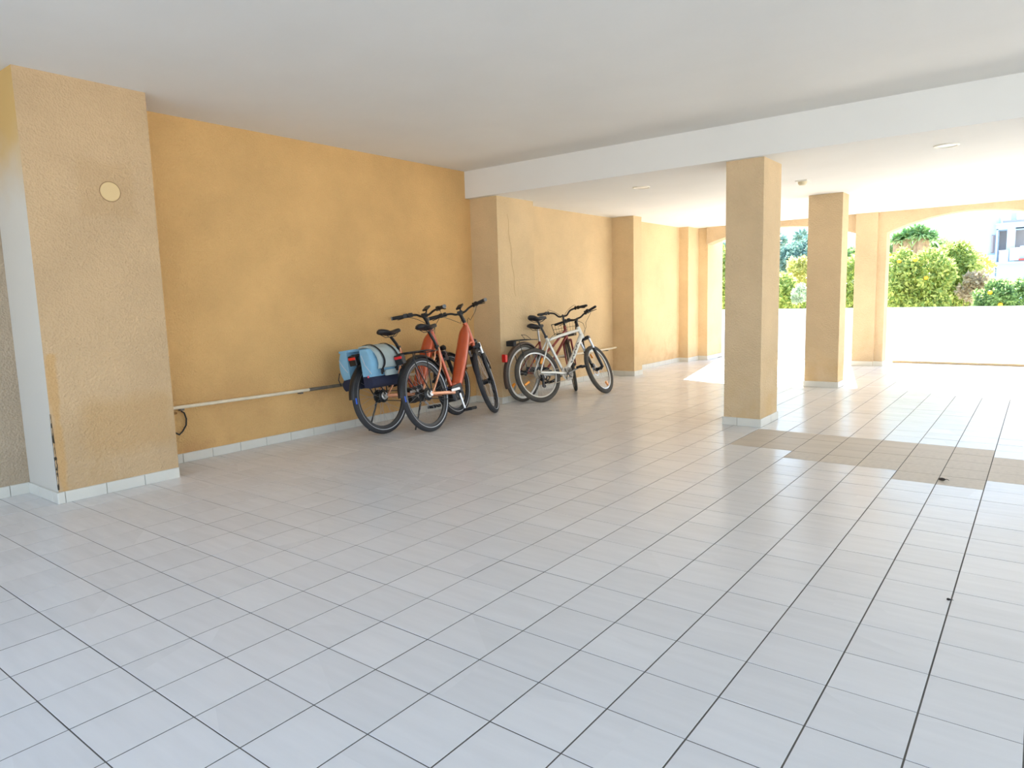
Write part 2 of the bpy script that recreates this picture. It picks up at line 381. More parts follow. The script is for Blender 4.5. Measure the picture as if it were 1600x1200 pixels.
for a in (-2.405, 0.26, 2.9): MB().box((a, 12.075, -0.1), (a + 0.31, 12.15, ZC2 + 0.02)).build('pier', ARCADE, wfar)
KERB = mat('kerb_stone', S(196, 178, 146), 0.85, bump=0.3, vary=0.1)
MB().box((-1.93, 12.80, -0.1), (6.2, 12.93, 0.032)).build('trim_1', KERB, kind='structure')

# skirting tiles
bb = MB().box((-5.444, 2.41, 0), (-5.384, 6.27, 0.06)).build('baseboard_left', GROUT, kind='structure')
def skirt_run(p0, p1, parent, first=0.25, hgt=0.075, th=0.012):
    """row of tiles from p0 to p1 (xy); tile back lies on the line, face to its right"""
    a = Vector((*p0, 0)); b = Vector((*p1, 0)); d = (b - a); Lr = d.length; d.normalize(); n = Vector((d.y, -d.x, 0))
    s = 0.0; w = first
    while s < Lr - 1e-4:
        e = min(Lr, s + w)
        if Lr - e < 0.02: e = Lr
        m = MB(); g = 0.0015
        m.box((s + g, 0.0, 0.0015), (e - g, hgt, th), 0.0025)   # built flat: x along, y height, z out
        m.xf(lambda v: a + d * v.x + n * v.z + Vector((0, 0, v.y)))
        m.build('tile', SKIRT, parent)
        s = e; w = 0.25
skirt_run((-5.45, -0.88), (-5.45, 1.62), bb, 0.13)
skirt_run((-5.45, 1.62), (-4.95 + 0.012, 1.62), bb, 0.17)
skirt_run((-4.95, 1.608), (-4.95, 2.40), bb, 0.045)
skirt_run((-5.39, 2.40), (-5.39, 6.27), bb, 0.25)
skirt_run((-5.39, 6.27), (-4.978, 6.27), bb, 0.18)
skirt_run((-4.99, 6.258), (-4.99, 6.98), bb, 0.12)
skirt_run((-5.245, 6.98), (-5.245, 9.37), bb, 0.25)
skirt_run((-5.245, 9.37), (-4.868, 9.37), bb, 0.19)
skirt_run((-4.88, 9.358), (-4.88, 9.63), bb, 0.14)
skirt_run((-5.20, 9.63), (-5.20, 11.72), bb, 0.25)
skirt_run((-5.20, 11.72), (-5.018, 11.72), bb, 0.25)
skirt_run((-5.03, 11.708), (-5.03, 12.19), bb, 0.25)
skirt_run((-5.03, 12.19), (-4.848, 12.19), bb, 0.25)
skirt_run((-4.86, 12.178), (-4.86, 12.92), bb, 0.25)
bf = MB().box((-2.404, 12.076, 0), (-2.10, 12.15, 0.05)).build('baseboard_far', GROUT, kind='structure')
skirt_run((-2.417, 12.075), (-2.095, 12.075), bf, 0.34)
skirt_run((-2.095, 12.075), (-2.095, 12.13), bf, 0.34)
skirt_run((-2.095, 12.13), (-1.963, 12.13), bf, 0.34)
skirt_run((-1.975, 12.118), (-1.975, 12.42), bf, 0.34)

# free standing columns
def column(x0, x1, y0, y1, ztop, label, first=0.25):
    t = empty('column', ((x0 + x1) / 2, (y0 + y1) / 2, 0)); tag(t, label, 'column', 'square ochre columns')
    t.matrix_world
    ox, oy = (x0 + x1) / 2, (y0 + y1) / 2
    MB().box((x0 - ox, y0 - oy, 0), (x1 - ox, y1 - oy, ztop + 0.01)).build('shaft', COLM, t)
    c = [(x0 - ox, y0 - oy), (x1 - ox, y0 - oy), (x1 - ox, y1 - oy), (x0 - ox, y1 - oy)]
    e = 0.012
    skirt_run((c[0][0] - e, c[0][1]), (c[1][0] + e, c[1][1]), t, first)
    skirt_run((c[1][0], c[1][1] - e), (c[2][0], c[2][1] + e), t, 0.30)
    skirt_run((c[2][0] + e, c[2][1]), (c[3][0] - e, c[3][1]), t, 0.30)
    skirt_run((c[3][0], c[3][1] + e), (c[0][0], c[0][1] - e), t, 0.30)
COLM = plaster('column_plaster', S(216, 190, 152), S(206, 172, 122))
column(-2.325, -1.99, 6.25, 6.75, ZC2, 'square ochre column under the ceiling step, nearest to the camera, with tiled foot', 0.14)
column(-2.385, -1.99, 9.23, 9.55, ZC2, 'square ochre column standing between the nearest column and the arcade, at the sun edge', 0.5)

# ---------------------------------------------------------------- ceiling and wall fittings
FIT = mat('fitting_plastic', S(232, 228, 214), 0.45)
LENS = mat('fitting_lens', S(250, 250, 248), 0.25, coat=0.3)
def ceil_light(x, y, label, r=0.095):
    t = empty('ceiling_light', (x, y, ZC2)); tag(t, label, 'ceiling light', 'round flush ceiling lights')
    MB().lathe((0, 0, 0), (0, 0, -1), [(r, -0.005), (r, 0.006), (r - 0.004, 0.010), (r - 0.016, 0.010), (r - 0.018, 0.004)], 36).build('rim', FIT, t, smooth=True)
    MB().lathe((0, 0, 0), (0, 0, -1), [(r - 0.018, 0.004), (r * 0.5, 0.008), (0.001, 0.009)], 36).build('diffuser', LENS, t, smooth=True)
ceil_light(-3.543, 6.99, 'round flush ceiling light left of the nearest column, above the bicycles')
ceil_light(-0.709, 6.91, 'round flush ceiling light right of both columns, near the ceiling step')
t = empty('smoke_detector', (-2.117, 7.93, ZC2)); tag(t, 'small cream ceiling sensor between the two free standing columns', 'detector')
MB().box((-0.06, -0.06, -0.012), (0.06, 0.06, 0.002)).build('base_plate', FIT, t)
MB().lathe((0, 0, -0.012), (0, 0, -1), [(0.045, 0), (0.045, 0.018), (0.03, 0.034), (0.001, 0.036)], 20).build('sensor_head', mat('aged_plastic', S(214, 202, 166), 0.5), t, smooth=True)

t = empty('cover_plate', (-4.95, 2.111, 2.006)); tag(t, 'round cream junction box cover on the near ochre pilaster', 'cover plate')
MB().lathe((0, 0, 0), (1, 0, 0), [(0.062, -0.002), (0.062, 0.003), (0.059, 0.006), (0.001, 0.007)], 36).build('disc', mat('cover_cream', S(222, 194, 142), 0.6), t, smooth=True)
MB().lathe((0, 0, 0), (1, 0, 0), [(0.067, -0.001), (0.067, 0.0012), (0.060, 0.0012)], 36).build('rim', mat('cover_gap', S(150, 122, 84), 0.8), t)

def rail(x, y0, y1, z0, z1, label, dark=None):
    t = empty('guard_rail', (x, (y0 + y1) / 2, 0)); tag(t, label, 'rail', 'pipe rails along the left wall')
    yc = (y0 + y1) / 2
    ys = np.linspace(y0, y1, 9)
    f = lambda y: (0, y - yc, z0 + (z1 - z0) * (y - y0) / (y1 - y0) - 0.012 * math.sin(PI * (y - y0) / (y1 - y0)))
    MB().tube([f(y) for y in ys], 0.0145, 12).build('pipe', PIPE, t, smooth=True)
    if dark:
        MB().tube([f(y) for y in np.linspace(dark[0], dark[1], 5)], 0.0158, 12).build('worn_sleeve', PIPE_D, t, smooth=True)
    for yb in np.linspace(y0 + 0.25, y1 - 0.25, 4):
        w = -5.39 if x < -5.3 else -5.245
        MB().box((w - x - 0.002, yb - yc - 0.015, f(yb)[2] - 0.03), (0.0, yb - yc + 0.015, f(yb)[2] - 0.013)).build('bracket', PIPE_D, t)
PIPE = mat('pipe_cream', S(226, 214, 188), 0.4, vary=0.06, vscale=20)
PIPE_D = mat('pipe_worn', S(112, 104, 92), 0.6, vary=0.2, vscale=20)
rail(-5.345, 2.412, 6.24, 0.455, 0.455, 'cream pipe rail on the first wall bay, left of the bicycles', (3.85, 4.25))
rail(-5.15, 7.05, 9.30, 0.448, 0.436, 'cream pipe rail on the second wall bay, behind the white bicycle')
t = empty('cable_loop', (-5.37, 2.6, 0.3)); tag(t, 'black cable loop hanging below the rail beside the near pilaster', 'cable')
pts = [(0.005, 0.06, 0.118), (0.0, 0.085, 0.10), (0.0, 0.098, 0.05), (0.0, 0.092, 0.0), (0.0, 0.06, -0.045), (0.0, 0.032, -0.068), (0.0, 0.0, -0.045), (0.0, -0.04, -0.02), (0, -0.10, 0.0)]
MB().tube([tuple(v) for v in pts], 0.006, 8).build('cord', mat('black_cable', S(30, 28, 28), 0.5), t, smooth=True)
MB().obox((0.0, -0.02, 0.108), (0, 1, 0), (1, 0, 0), (0, 0, 1), 0.045, 0.010, 0.009).build('clip', mat('brown_clip', S(150, 108, 60), 0.8), t)

# bits on the floor
def crumb(x, y, label, s=0.016):
    m = MB(); m.ball((0, 0, s * 0.45), s, s * 0.7, s * 0.45, 8, 5)
    m.v = [tuple(c + rng.normal(0, s * 0.08) if k < 2 else max(c, 0) for k, c in enumerate(v)) for v in m.v]
    t = empty('dry_seed', (x, y, 0.0006)); tag(t, label, 'seed'); m.build('husk', mat('dark_husk', S(44, 36, 30), 0.8), t, smooth=True)
    MB().tube([(s * 0.7, 0, s * 0.45), (s * 1.3, s * 0.3, s * 0.5), (s * 1.9, s * 0.2, s * 0.25)], [s * 0.16, s * 0.12, s * 0.07], 6).build('stalk', mat('dark_husk', S(44, 36, 30), 0.8), t, smooth=True)
crumb(-0.453 * 1.0, 5.048, 'dark dry seed on the brownish matte floor tiles at the right', 0.02)
crumb(-0.235, 3.086, 'small dark seed alone on the pale tiles in the right foreground', 0.009)

# ================================================================ outside
GRD = mat('pale_ground', S(206, 200, 186), 0.9, spec=0.1, vary=0.06, vscale=0.6)
gm = MB()
gm.box((-60, 12.93, -1.2), (60, 90, -1.0))
gm.build('ground', GRD, kind='structure')
MB().box((-60, -60, -0.3), (60, -3, -0.05)).build('ground.001', GRD, kind='structure')
MB().box((6.2, -3, -0.3), (60, 12.93, -0.05)).build('ground.002', GRD, kind='structure')
MB().box((-14, 17.0, -1.0), (14, 17.2, 0.79), 0.02).build('wall_garden', WHITEWALL, kind='structure')

def leaf_mat(name, c1, c2, trans=0.45):
    m = bpy.data.materials.new(name); m.use_nodes = True
    nt = m.node_tree; N = nt.nodes; L = nt.links
    for n in list(N): N.remove(n)
    out = N.new('ShaderNodeOutputMaterial'); ad = N.new('ShaderNodeMixShader'); d = N.new('ShaderNodeBsdfPrincipled'); tr = N.new('ShaderNodeBsdfTranslucent')
    g = N.new('ShaderNodeNewGeometry'); rp = N.new('ShaderNodeValToRGB')
    rp.color_ramp.elements[0].color = c1; rp.color_ramp.elements[1].color = c2
    L.new(g.outputs['Random Per Island'], rp.inputs['Fac'])
    d.inputs['Roughness'].default_value = 0.45; d.inputs['Specular IOR Level'].default_value = 0.5
    L.new(rp.outputs[0], d.inputs['Base Color'])
    hs = N.new('ShaderNodeHueSaturation'); hs.inputs['Hue'].default_value = 0.48; hs.inputs['Value'].default_value = 1.3; L.new(rp.outputs[0], hs.inputs['Color']); L.new(hs.outputs[0], tr.inputs['Color'])
    ad.inputs[0].default_value = trans; L.new(d.outputs[0], ad.inputs[1]); L.new(tr.outputs[0], ad.inputs[2]); L.new(ad.outputs[0], out.inputs['Surface'])
    return m
LCIT = leaf_mat('citrus_leaf', S(104, 140, 70), S(204, 212, 124))
LYEL = leaf_mat('yellow_green_leaf', S(150, 164, 88), S(222, 216, 140))
LDRK = leaf_mat('deep_green_leaf', S(86, 124, 78), S(146, 178, 108))
LPINE = leaf_mat('blue_green_needles', S(96, 130, 126), S(142, 172, 150), 0.25)
LGREY = leaf_mat('grey_green_leaf', S(120, 146, 120), S(186, 198, 170))
LDRY = leaf_mat('dry_twig_leaf', S(158, 142, 112), S(204, 190, 158), 0.3)
LTUFT = leaf_mat('sword_leaf', S(124, 166, 124), S(186, 212, 150), 0.55)
BARK = mat('tree_bark', S(124, 104, 82), 0.9, bump=0.6, bscale=30, vary=0.2)
ORANGE = mat('orange_peel', S(250, 168, 20), 0.45)
LEMON = mat('yellow_flower', S(226, 222, 92), 0.6)

def clumps(blobs, k=7):
    out = []
    for c, r in blobs:
        out.append((c, tuple(q * 0.82 for q in r)))
        for _ in range(k):
            d = rng.normal(size=3); d /= np.linalg.norm(d); f = rng.uniform(0.22, 0.42)
            out.append((tuple(c[i] + d[i] * r[i] * 0.80 for i in range(3)), tuple(q * f for q in (r[0], r[1], (r[0] + r[2]) / 2))))
    return out
def leaf_cloud(blobs, n, size, aspect=0.5, shell=0.65):
    blobs = clumps(blobs)
    """n folded leaves spread over ellipsoid blobs ((cx,cy,cz),(rx,ry,rz)) -> MB-like arrays"""
    w = np.array([b[1][0] * b[1][2] for b in blobs]); w = w / w.sum()
    idx = rng.choice(len(blobs), n, p=w)
    C = np.array([b[0] for b in blobs])[idx]; R = np.array([b[1] for b in blobs])[idx]
    d = rng.normal(size=(n, 3)); d /= np.linalg.norm(d, axis=1)[:, None]
    rad = shell + (1 - shell) * rng.random(n) ** 0.5
    rad *= 1 + 0.10 * np.sin(d[:, 0] * 9 + idx) * np.cos(d[:, 2] * 8)
    P = C + d * R * rad[:, None]
    a = rng.normal(size=(n, 3)) + d * 0.7 + [0, 0, -0.15]; a /= np.linalg.norm(a, axis=1)[:, None]
    b = np.cross(a, rng.normal(size=(n, 3))); b /= np.linalg.norm(b, axis=1)[:, None]
    s = size * rng.uniform(0.6, 1.3, n)[:, None]
    nrm = np.cross(a, b)
    v0 = P; v1 = P + a * s * 0.5 + b * s * aspect * 0.5 + nrm * s * 0.08; v2 = P + a * s; v3 = P + a * s * 0.5 - b * s * aspect * 0.5 + nrm * s * 0.08
    V = np.stack([v0, v1, v2, v3], 1).reshape(-1, 3); F = np.arange(4 * n).reshape(-1, 4)
    return V, F
def build_np(name, V, F, m, parent, kind=None):
    me = bpy.data.meshes.new(name); me.from_pydata(V.tolist(), [], F.tolist()); me.materials.append(m); return link(name, me, parent, kind)

def tree(name, x, y, zg, blobs, n, size, lm_, label, cat='tree', group=None, fruit=(), fmat=None, trunk_r=0.07, fr=0.045):
    t = empty(name, (x, y, zg)); tag(t, label, cat, group)
    loc = np.array([x, y, zg])
    V, F = leaf_cloud(blobs, n, size)
    build_np('foliage', V - loc, F, lm_, t, 'stuff')
    m = MB(); m.tube([(0, 0, 0), (0.03, 0.02, 0.5), (-0.02, 0, 1.0)], [trunk_r, trunk_r * 0.8, trunk_r * 0.65], 10)
    for b in blobs:
        c = np.array(b[0]) - loc; m.tube([(-0.02, 0, 0.95), tuple(c * 0.55 + [0, 0, 0.35]), tuple(c)], [trunk_r * 0.5, trunk_r * 0.35, trunk_r * 0.12], 6)
    m.build('trunk', BARK, t, smooth=True)
    for (fx, fy, fz) in fruit:
        q = MB().ball((fx - x, fy - y, fz - zg), fr, fr, fr * 0.95, 12, 8)
        q.build('fruit', fmat or ORANGE, t, smooth=True)
    return t
def onY(px, py, Y):
    d = r2 * ((px - 800) / 1075.41) - u2 * ((py - 600) / 1075.41) + fw
    k = Y / d.y; return Vector((d.x * k, Y, H + d.z * k))
def blob(px, py, wpx, hpx, Y, ry=0.7):
    c = onY(px, py, Y); e = onY(px + wpx, py, Y); q = onY(px, py - hpx, Y)
    return ((c.x, Y, c.z), (abs(e.x - c.x), ry, abs(q.z - c.z)))
def fruits(lst, Y): return [tuple(onY(a, b, Y)) for a, b in lst]

tree('citrus_tree', onY(1425, 440, 19.1).x, 19.1, -1.0, [blob(1412, 445, 38, 52, 19.1, 0.6), blob(1450, 430, 42, 50, 19.1, 0.6), blob(1432, 470, 50, 30, 19.1, 0.6)], 15000, 0.105, LCIT,
     'leafy orange tree right of the arcade pier, with two oranges near its top', 'tree', 'citrus trees beyond the white garden wall',
     fruits([(1405, 408), (1430, 406), (1390, 398), (1447, 434)], 18.44))
tree('citrus_tree', onY(1500, 440, 21.2).x, 21.2, -1.0, [blob(1490, 425, 40, 46, 21.2, 0.6), blob(1472, 450, 40, 40, 21.2, 0.6), blob(1512, 452, 36, 36, 21.2, 0.6), blob(1478, 402, 18, 24, 21.2, 0.6), blob(1525, 415, 14, 24, 21.2, 0.6)], 15000, 0.105, LCIT,
     'broad citrus tree mid right arch, with an orange low at its foot', 'tree', 'citrus trees beyond the white garden wall',
     fruits([(1480, 474), (1476, 436)], 20.54))
tree('citrus_tree', onY(1575, 470, 18.9).x, 18.9, -1.0, [blob(1565, 460, 30, 26, 18.9, 0.6), blob(1590, 465, 30, 24, 18.9, 0.6), blob(1545, 470, 26, 20, 18.9, 0.6)], 8000, 0.095, LDRK,
     'low green citrus bush below the pale blue building', 'tree', 'citrus trees beyond the white garden wall',
     fruits([(1547, 457), (1563, 476)], 18.24))
tree('dry_shrub', onY(1510, 450, 20.15).x, 20.15, -1.0, [blob(1522, 438, 15, 14, 20.15, 0.25), blob(1506, 452, 12, 10, 20.15, 0.25), blob(1538, 452, 15, 14, 20.15, 0.25), blob(1516, 462, 10, 8, 20.15, 0.25), blob(1545, 440, 9, 9, 20.15, 0.25)], 1500, 0.10, LDRY,
     'brownish dry twiggy shrub among the orange trees', 'shrub', trunk_r=0.03)
tree('yellow_shrub', onY(1520, 412, 23.3).x, 23.3, -1.0, [blob(1508, 414, 16, 9, 23.3, 0.6), blob(1530, 406, 14, 10, 23.3, 0.6), blob(1546, 418, 10, 9, 23.3, 0.6)], 620, 0.10, LEMON,
     'yellow flowering shrub above the dry twiggy one', 'shrub', trunk_r=0.03)
tree('citrus_tree', onY(1225, 455, 19.2).x, 19.2, -1.0, [blob(1222, 455, 30, 34, 19.2, 0.6), blob(1208, 460, 18, 36, 19.2, 0.6), blob(1245, 470, 26, 22, 19.2, 0.6)], 8000, 0.105, LCIT,
     'bright green citrus tree seen between the two free standing columns', 'tree', 'citrus trees beyond the white garden wall')
tree('olive_shrub', onY(1255, 440, 21.3).x, 21.3, -1.0, [blob(1262, 432, 22, 34, 21.3, 0.6), blob(1246, 420, 16, 18, 21.3, 0.6)], 5200, 0.095, LYEL,
     'yellow green tall shrub just left of the farther free standing column', 'shrub', trunk_r=0.05)
tree('lavender_bush', onY(1252, 458, 17.9).x, 17.9, -1.0, [blob(1250, 458, 14, 14, 17.9, 0.28)], 1300, 0.06, LGREY,
     'silvery grey green bush in front of the yellow green shrub', 'shrub', trunk_r=0.03)
tree('citrus_tree', onY(1128, 440, 19.2).x, 19.2, -1.0, [blob(1126, 438, 26, 48, 19.2, 0.6), blob(1140, 440, 20, 44, 19.2, 0.6)], 7000, 0.105, LCIT,
     'citrus tree in the thin gap left of the nearest column', 'tree', 'citrus trees beyond the white garden wall')
tree('citrus_tree', onY(1335, 440, 21.0).x, 21.0, -1.0, [blob(1335, 440, 30, 46, 21.0, 0.6), blob(1330, 465, 34, 26, 21.0, 0.6)], 7000, 0.105, LCIT,
     'citrus tree in the slit between the farther column and the arcade pier', 'tree', 'citrus trees beyond the white garden wall',
     fruits([(1338, 432)], 20.34))
tree('cypress_hedge', onY(1336, 410, 26).x, 26, -1.0, [blob(1338, 408, 22, 26, 26), blob(1310, 414, 26, 22, 27)], 5000, 0.14, LDRK,
     'dark green hedge tree behind the citrus in the slit beside the pier', 'tree')
tree('background_tree', onY(1460, 400, 26).x, 27, -1.0, [blob(1398, 384, 20, 12, 26.5), blob(1470, 392, 20, 20, 27), blob(1430, 402, 50, 18, 28)], 6500, 0.15, LDRK,
     'dark leafy tree behind the orange trees, under the sword leaf crown', 'tree')
# umbrella pine
tree('umbrella_pine', onY(1250, 405, 42).x, 42, -1.0, [blob(1242, 402, 34, 16, 42, 2), blob(1262, 392, 34, 18, 42, 2), blob(1225, 410, 20, 22, 42, 2), blob(1255, 412, 26, 16, 42, 2)], 11000, 0.22, LPINE,
     'large blue green umbrella pine behind the citrus between the columns', 'tree', trunk_r=0.25)
tree('slender_tree', onY(1220, 375, 55).x, 55, -1.0, [blob(1221, 374, 7, 7, 55, 0.8), blob(1216, 383, 6, 6, 55, 0.8)], 260, 0.35, LPINE,
     'small feathery tree top left above the umbrella pine', 'tree', 'distant feathery trees', trunk_r=0.12)
tree('slender_tree', onY(1252, 368, 55).x, 55, -1.0, [blob(1252, 367, 10, 5, 55, 0.8), blob(1248, 371, 5, 5, 55, 0.8)], 260, 0.35, LPINE,
     'small flat feathery tree top right above the umbrella pine', 'tree', 'distant feathery trees', trunk_r=0.12)
tree('distant_pine', onY(1130, 400, 42).x, 42, -1.0, [blob(1128, 392, 18, 12, 42, 1.5), blob(1145, 398, 24, 16, 42, 1.5)], 3500, 0.22, LPINE,
     'blue green pine far behind, in the thin gap left of the nearest column', 'tree', trunk_r=0.2)
# sword leaved tree
yt = 24.0; c0 = onY(1437, 378, yt); t = empty('dracaena', (c0.x, yt, -1.0)); tag(t, 'sword leaved tree with spiky rounded crown and shaggy brown trunks, behind the orange trees', 'tree')
def spikes(px, py, rpx, n, L):
    m = MB(); c = onY(px, py, yt) - Vector((c0.x, yt, -1.0))
    for k in range(n // 2):
        d = Vector(rng.normal(size=3)); d.z = abs(d.z) * 0.9 - 0.3; d.normalize(); s = d.cross(Vector((0, 0, 1))).normalized() * 0.035
        l = L * rng.uniform(0.75, 1.1); a = c + d * 0.05; b = a + d * l * 0.6; e = a + d * l - Vector((0, 0, l * 0.16))
        m.add([a - s, a + s, b + s * 0.9, b - s * 0.9, e], [(0, 1, 2, 3), (3, 2, 4)])
    return m
for (px, py, rr_, n, L) in ((1440, 368, 20, 420, 0.50), (1415, 372, 16, 320, 0.44), (1458, 374, 14, 260, 0.38), (1430, 362, 14, 260, 0.40), (1400, 376, 14, 240, 0.38)):
    spikes(px, py, rr_, n, L).build('leaf_crown', LTUFT, t, kind='stuff', recalc=False)
for (px, rr_) in ((1440, 0.16), (1447, 0.10), (1418, 0.15), (1432, 0.1), (1402, 0.12)):
    c = onY(px, 373, yt); m = MB(); m.tube([(c.x - c0.x, 0.05, 0), (c.x - c0.x, 0, 2.2), (c.x - c0.x, 0, c.z + 1.0)], [rr_ * 1.1, rr_, rr_ * 0.9], 10)
    m.build('trunk', mat('shaggy_trunk', S(168, 142, 118), 0.95, bump=0.9, bscale=14, vary=0.25), t, smooth=True)

# pale blue apartment building
YBD = 46.0
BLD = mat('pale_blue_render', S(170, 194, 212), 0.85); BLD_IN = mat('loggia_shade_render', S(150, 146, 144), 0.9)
ROOFE = mat('lilac_roof_tile', S(176, 168, 196), 0.8); BRICKR = mat('terracotta_edge', S(176, 84, 72), 0.8); RAILM = mat('white_railing', S(236, 238, 240), 0.5); GLS = mat('window_dark', S(120, 112, 118), 0.2)
b0 = onY(1580, 400, YBD); bt = empty('apartment_building', (b0.x, YBD, -1.0)); tag(bt, 'pale blue white apartment building with loggias and chimney above the bushes', 'building')
def q(px, py): p = onY(px, py, YBD); return p.x - b0.x, p.z + 1.0
def bbox(px0, px1, py0, py1, d0, d1, name, m, par=bt):
    pm_ = (min(px1, 1600) + px0) / 2; x0 = q(px0, py0)[0]; x1 = q(px1, py0)[0]; z1 = q(pm_, py0)[1]; z0 = q(pm_, py1)[1]; return MB().box((x0, d0, z0), (x1, d1, z1), 0.0).build(name, m, par)
bbox(1545, 1561, 338, 520, 0.25, 4.0, 'stair_tower', BLD)
bbox(1540, 1556, 398, 520, 0.1, 4.0, 'low_wing', BLD)
# front: wall with openings made of pieces
bbox(1557, 1610, 348, 358, 0, 3.0, 'parapet', BLD)
bbox(1557, 1560, 358, 411, 0, 3.0, 'front_wall', BLD)
bbox(1574, 1587, 358, 411, 0, 0.4, 'loggia_pillar', BLD)
bbox(1587, 1612, 355, 357.5, 0, 0.4, 'loggia_lintel', BLD)
bbox(1560, 1612, 356, 412, 1.4, 3.0, 'loggia_back_wall', BLD_IN)
bbox(1594, 1612, 384, 404, -0.15, 0.1, 'balcony_parapet', BLD)
for (a, b, y0, y1, n) in ((1561, 1574, 391, 410, 9), (1578, 1594, 387, 407, 10)):
    f = bbox(a, b, y0, y0 + 1.2, -0.1, -0.05, 'railing', RAILM)
    for k in range(n + 1):
        px = a + (b - a) * k / n; x = q(px, y1)[0]; z1 = q((a + b) / 2, y0 + 1)[1]; z0 = q((a + b) / 2, y1)[1]; MB().box((x - 0.018, -0.09, z0), (x + 0.018, -0.06, z1)).build('baluster', RAILM, f)
bbox(1555, 1612, 409, 412, -0.3, 3.0, 'balcony_slab', BLD)
bbox(1592, 1612, 404, 407, -0.32, -0.2, 'slab_edge', BRICKR)
bbox(1557, 1612, 412, 520, 0.15, 3.0, 'lower_wall', BLD)
bbox(1566, 1612, 342, 348, 0.6, 3.0, 'roof', ROOFE)
bbox(1579, 1588, 330, 346, 0.9, 1.8, 'chimney', BLD)
bbox(1556, 1612, 348, 350, -0.2, 0.3, 'cornice', BLD)
wf_ = bbox(1549, 1555, 367, 395, 0.2, 0.3, 'window', GLS); bbox(1549, 1552, 368, 394, 0.17, 0.22, 'shutter', BLD_IN, wf_)

# ================================================================ bicycles
RUB = mat('tyre_rubber', S(58, 58, 60), 0.75, spec=0.3, vary=0.12, vscale=40)
RUB_M = mat('dusty_tyre_rubber', S(84, 80, 74), 0.85, spec=0.2, vary=0.12, vscale=40)
BLK = mat('black_parts', S(26, 26, 28), 0.42)
BLKM = mat('matte_black_parts', S(34, 34, 36), 0.7)
ALU = mat('aluminium', S(206, 206, 206), 0.28, metal=0.9)
STEEL = mat('spoke_steel', S(190, 190, 190), 0.3, metal=0.9)
RIMB = mat('black_rim', S(40, 40, 42), 0.35)
RIMS = mat('silver_rim', S(196, 194, 188), 0.35, metal=0.6)
COPPER = mat('copper_paint', S(186, 80, 42), 0.28, metal=0.45, coat=0.7)
COPPERL = mat('light_copper_paint', S(226, 160, 122), 0.25, metal=0.45, coat=0.5)
REFS = mat('reflective_strip', S(198, 202, 206), 0.35)
REDL = mat('red_lamp', S(214, 26, 24), 0.25, coat=0.5)
ORG = mat('orange_reflector', S(250, 158, 24), 0.3, coat=0.4)
BLUE = mat('blue_tyre_mark', S(40, 96, 210), 0.5)
MTBW = mat('silver_white_paint', S(224, 224, 216), 0.3, metal=0.15, coat=0.4)
DKRED = mat('dark_red_paint', S(134, 48, 42), 0.32, metal=0.25, coat=0.5)
BROWNF = mat('brown_mudguard', S(78, 62, 52), 0.45)
SADD = mat('saddle_cover', S(38, 38, 42), 0.55)
SADG = mat('saddle_grey', S(120, 122, 124), 0.5)
GOLD = mat('cassette_steel', S(176, 166, 150), 0.35, metal=0.8)

def bike_root(name, rc, head, lean, label, group=None):
    a = PI / 2 - math.radians(head)          # head: degrees from +Y towards +X
    t = empty(name, (rc[0], rc[1], 0)); tag(t, label, 'bicycle', group)
    return t, Matrix.Rotation(a, 4, 'Z') @ Matrix.Rotation(-math.radians(lean), 4, 'X')

def warp_fn(hx, hz, br, z_bar=1.04):
    def W(v):
        w = min(1, max(0, (v.z - 0.36) / 0.38)) * min(1, max(0, (v.x - 0.45) / 0.25))
        return v + Vector((hx * w, 0, hz * w + (br if v.z > z_bar else 0)))
    return W

def steer_fn(top, bot, deg):
    top, bot = Vector(top), Vector(bot); ax = (top - bot).normalized(); Rm = Matrix.Rotation(math.radians(deg), 3, ax)
    return lambda v: Rm @ (v - bot) + bot

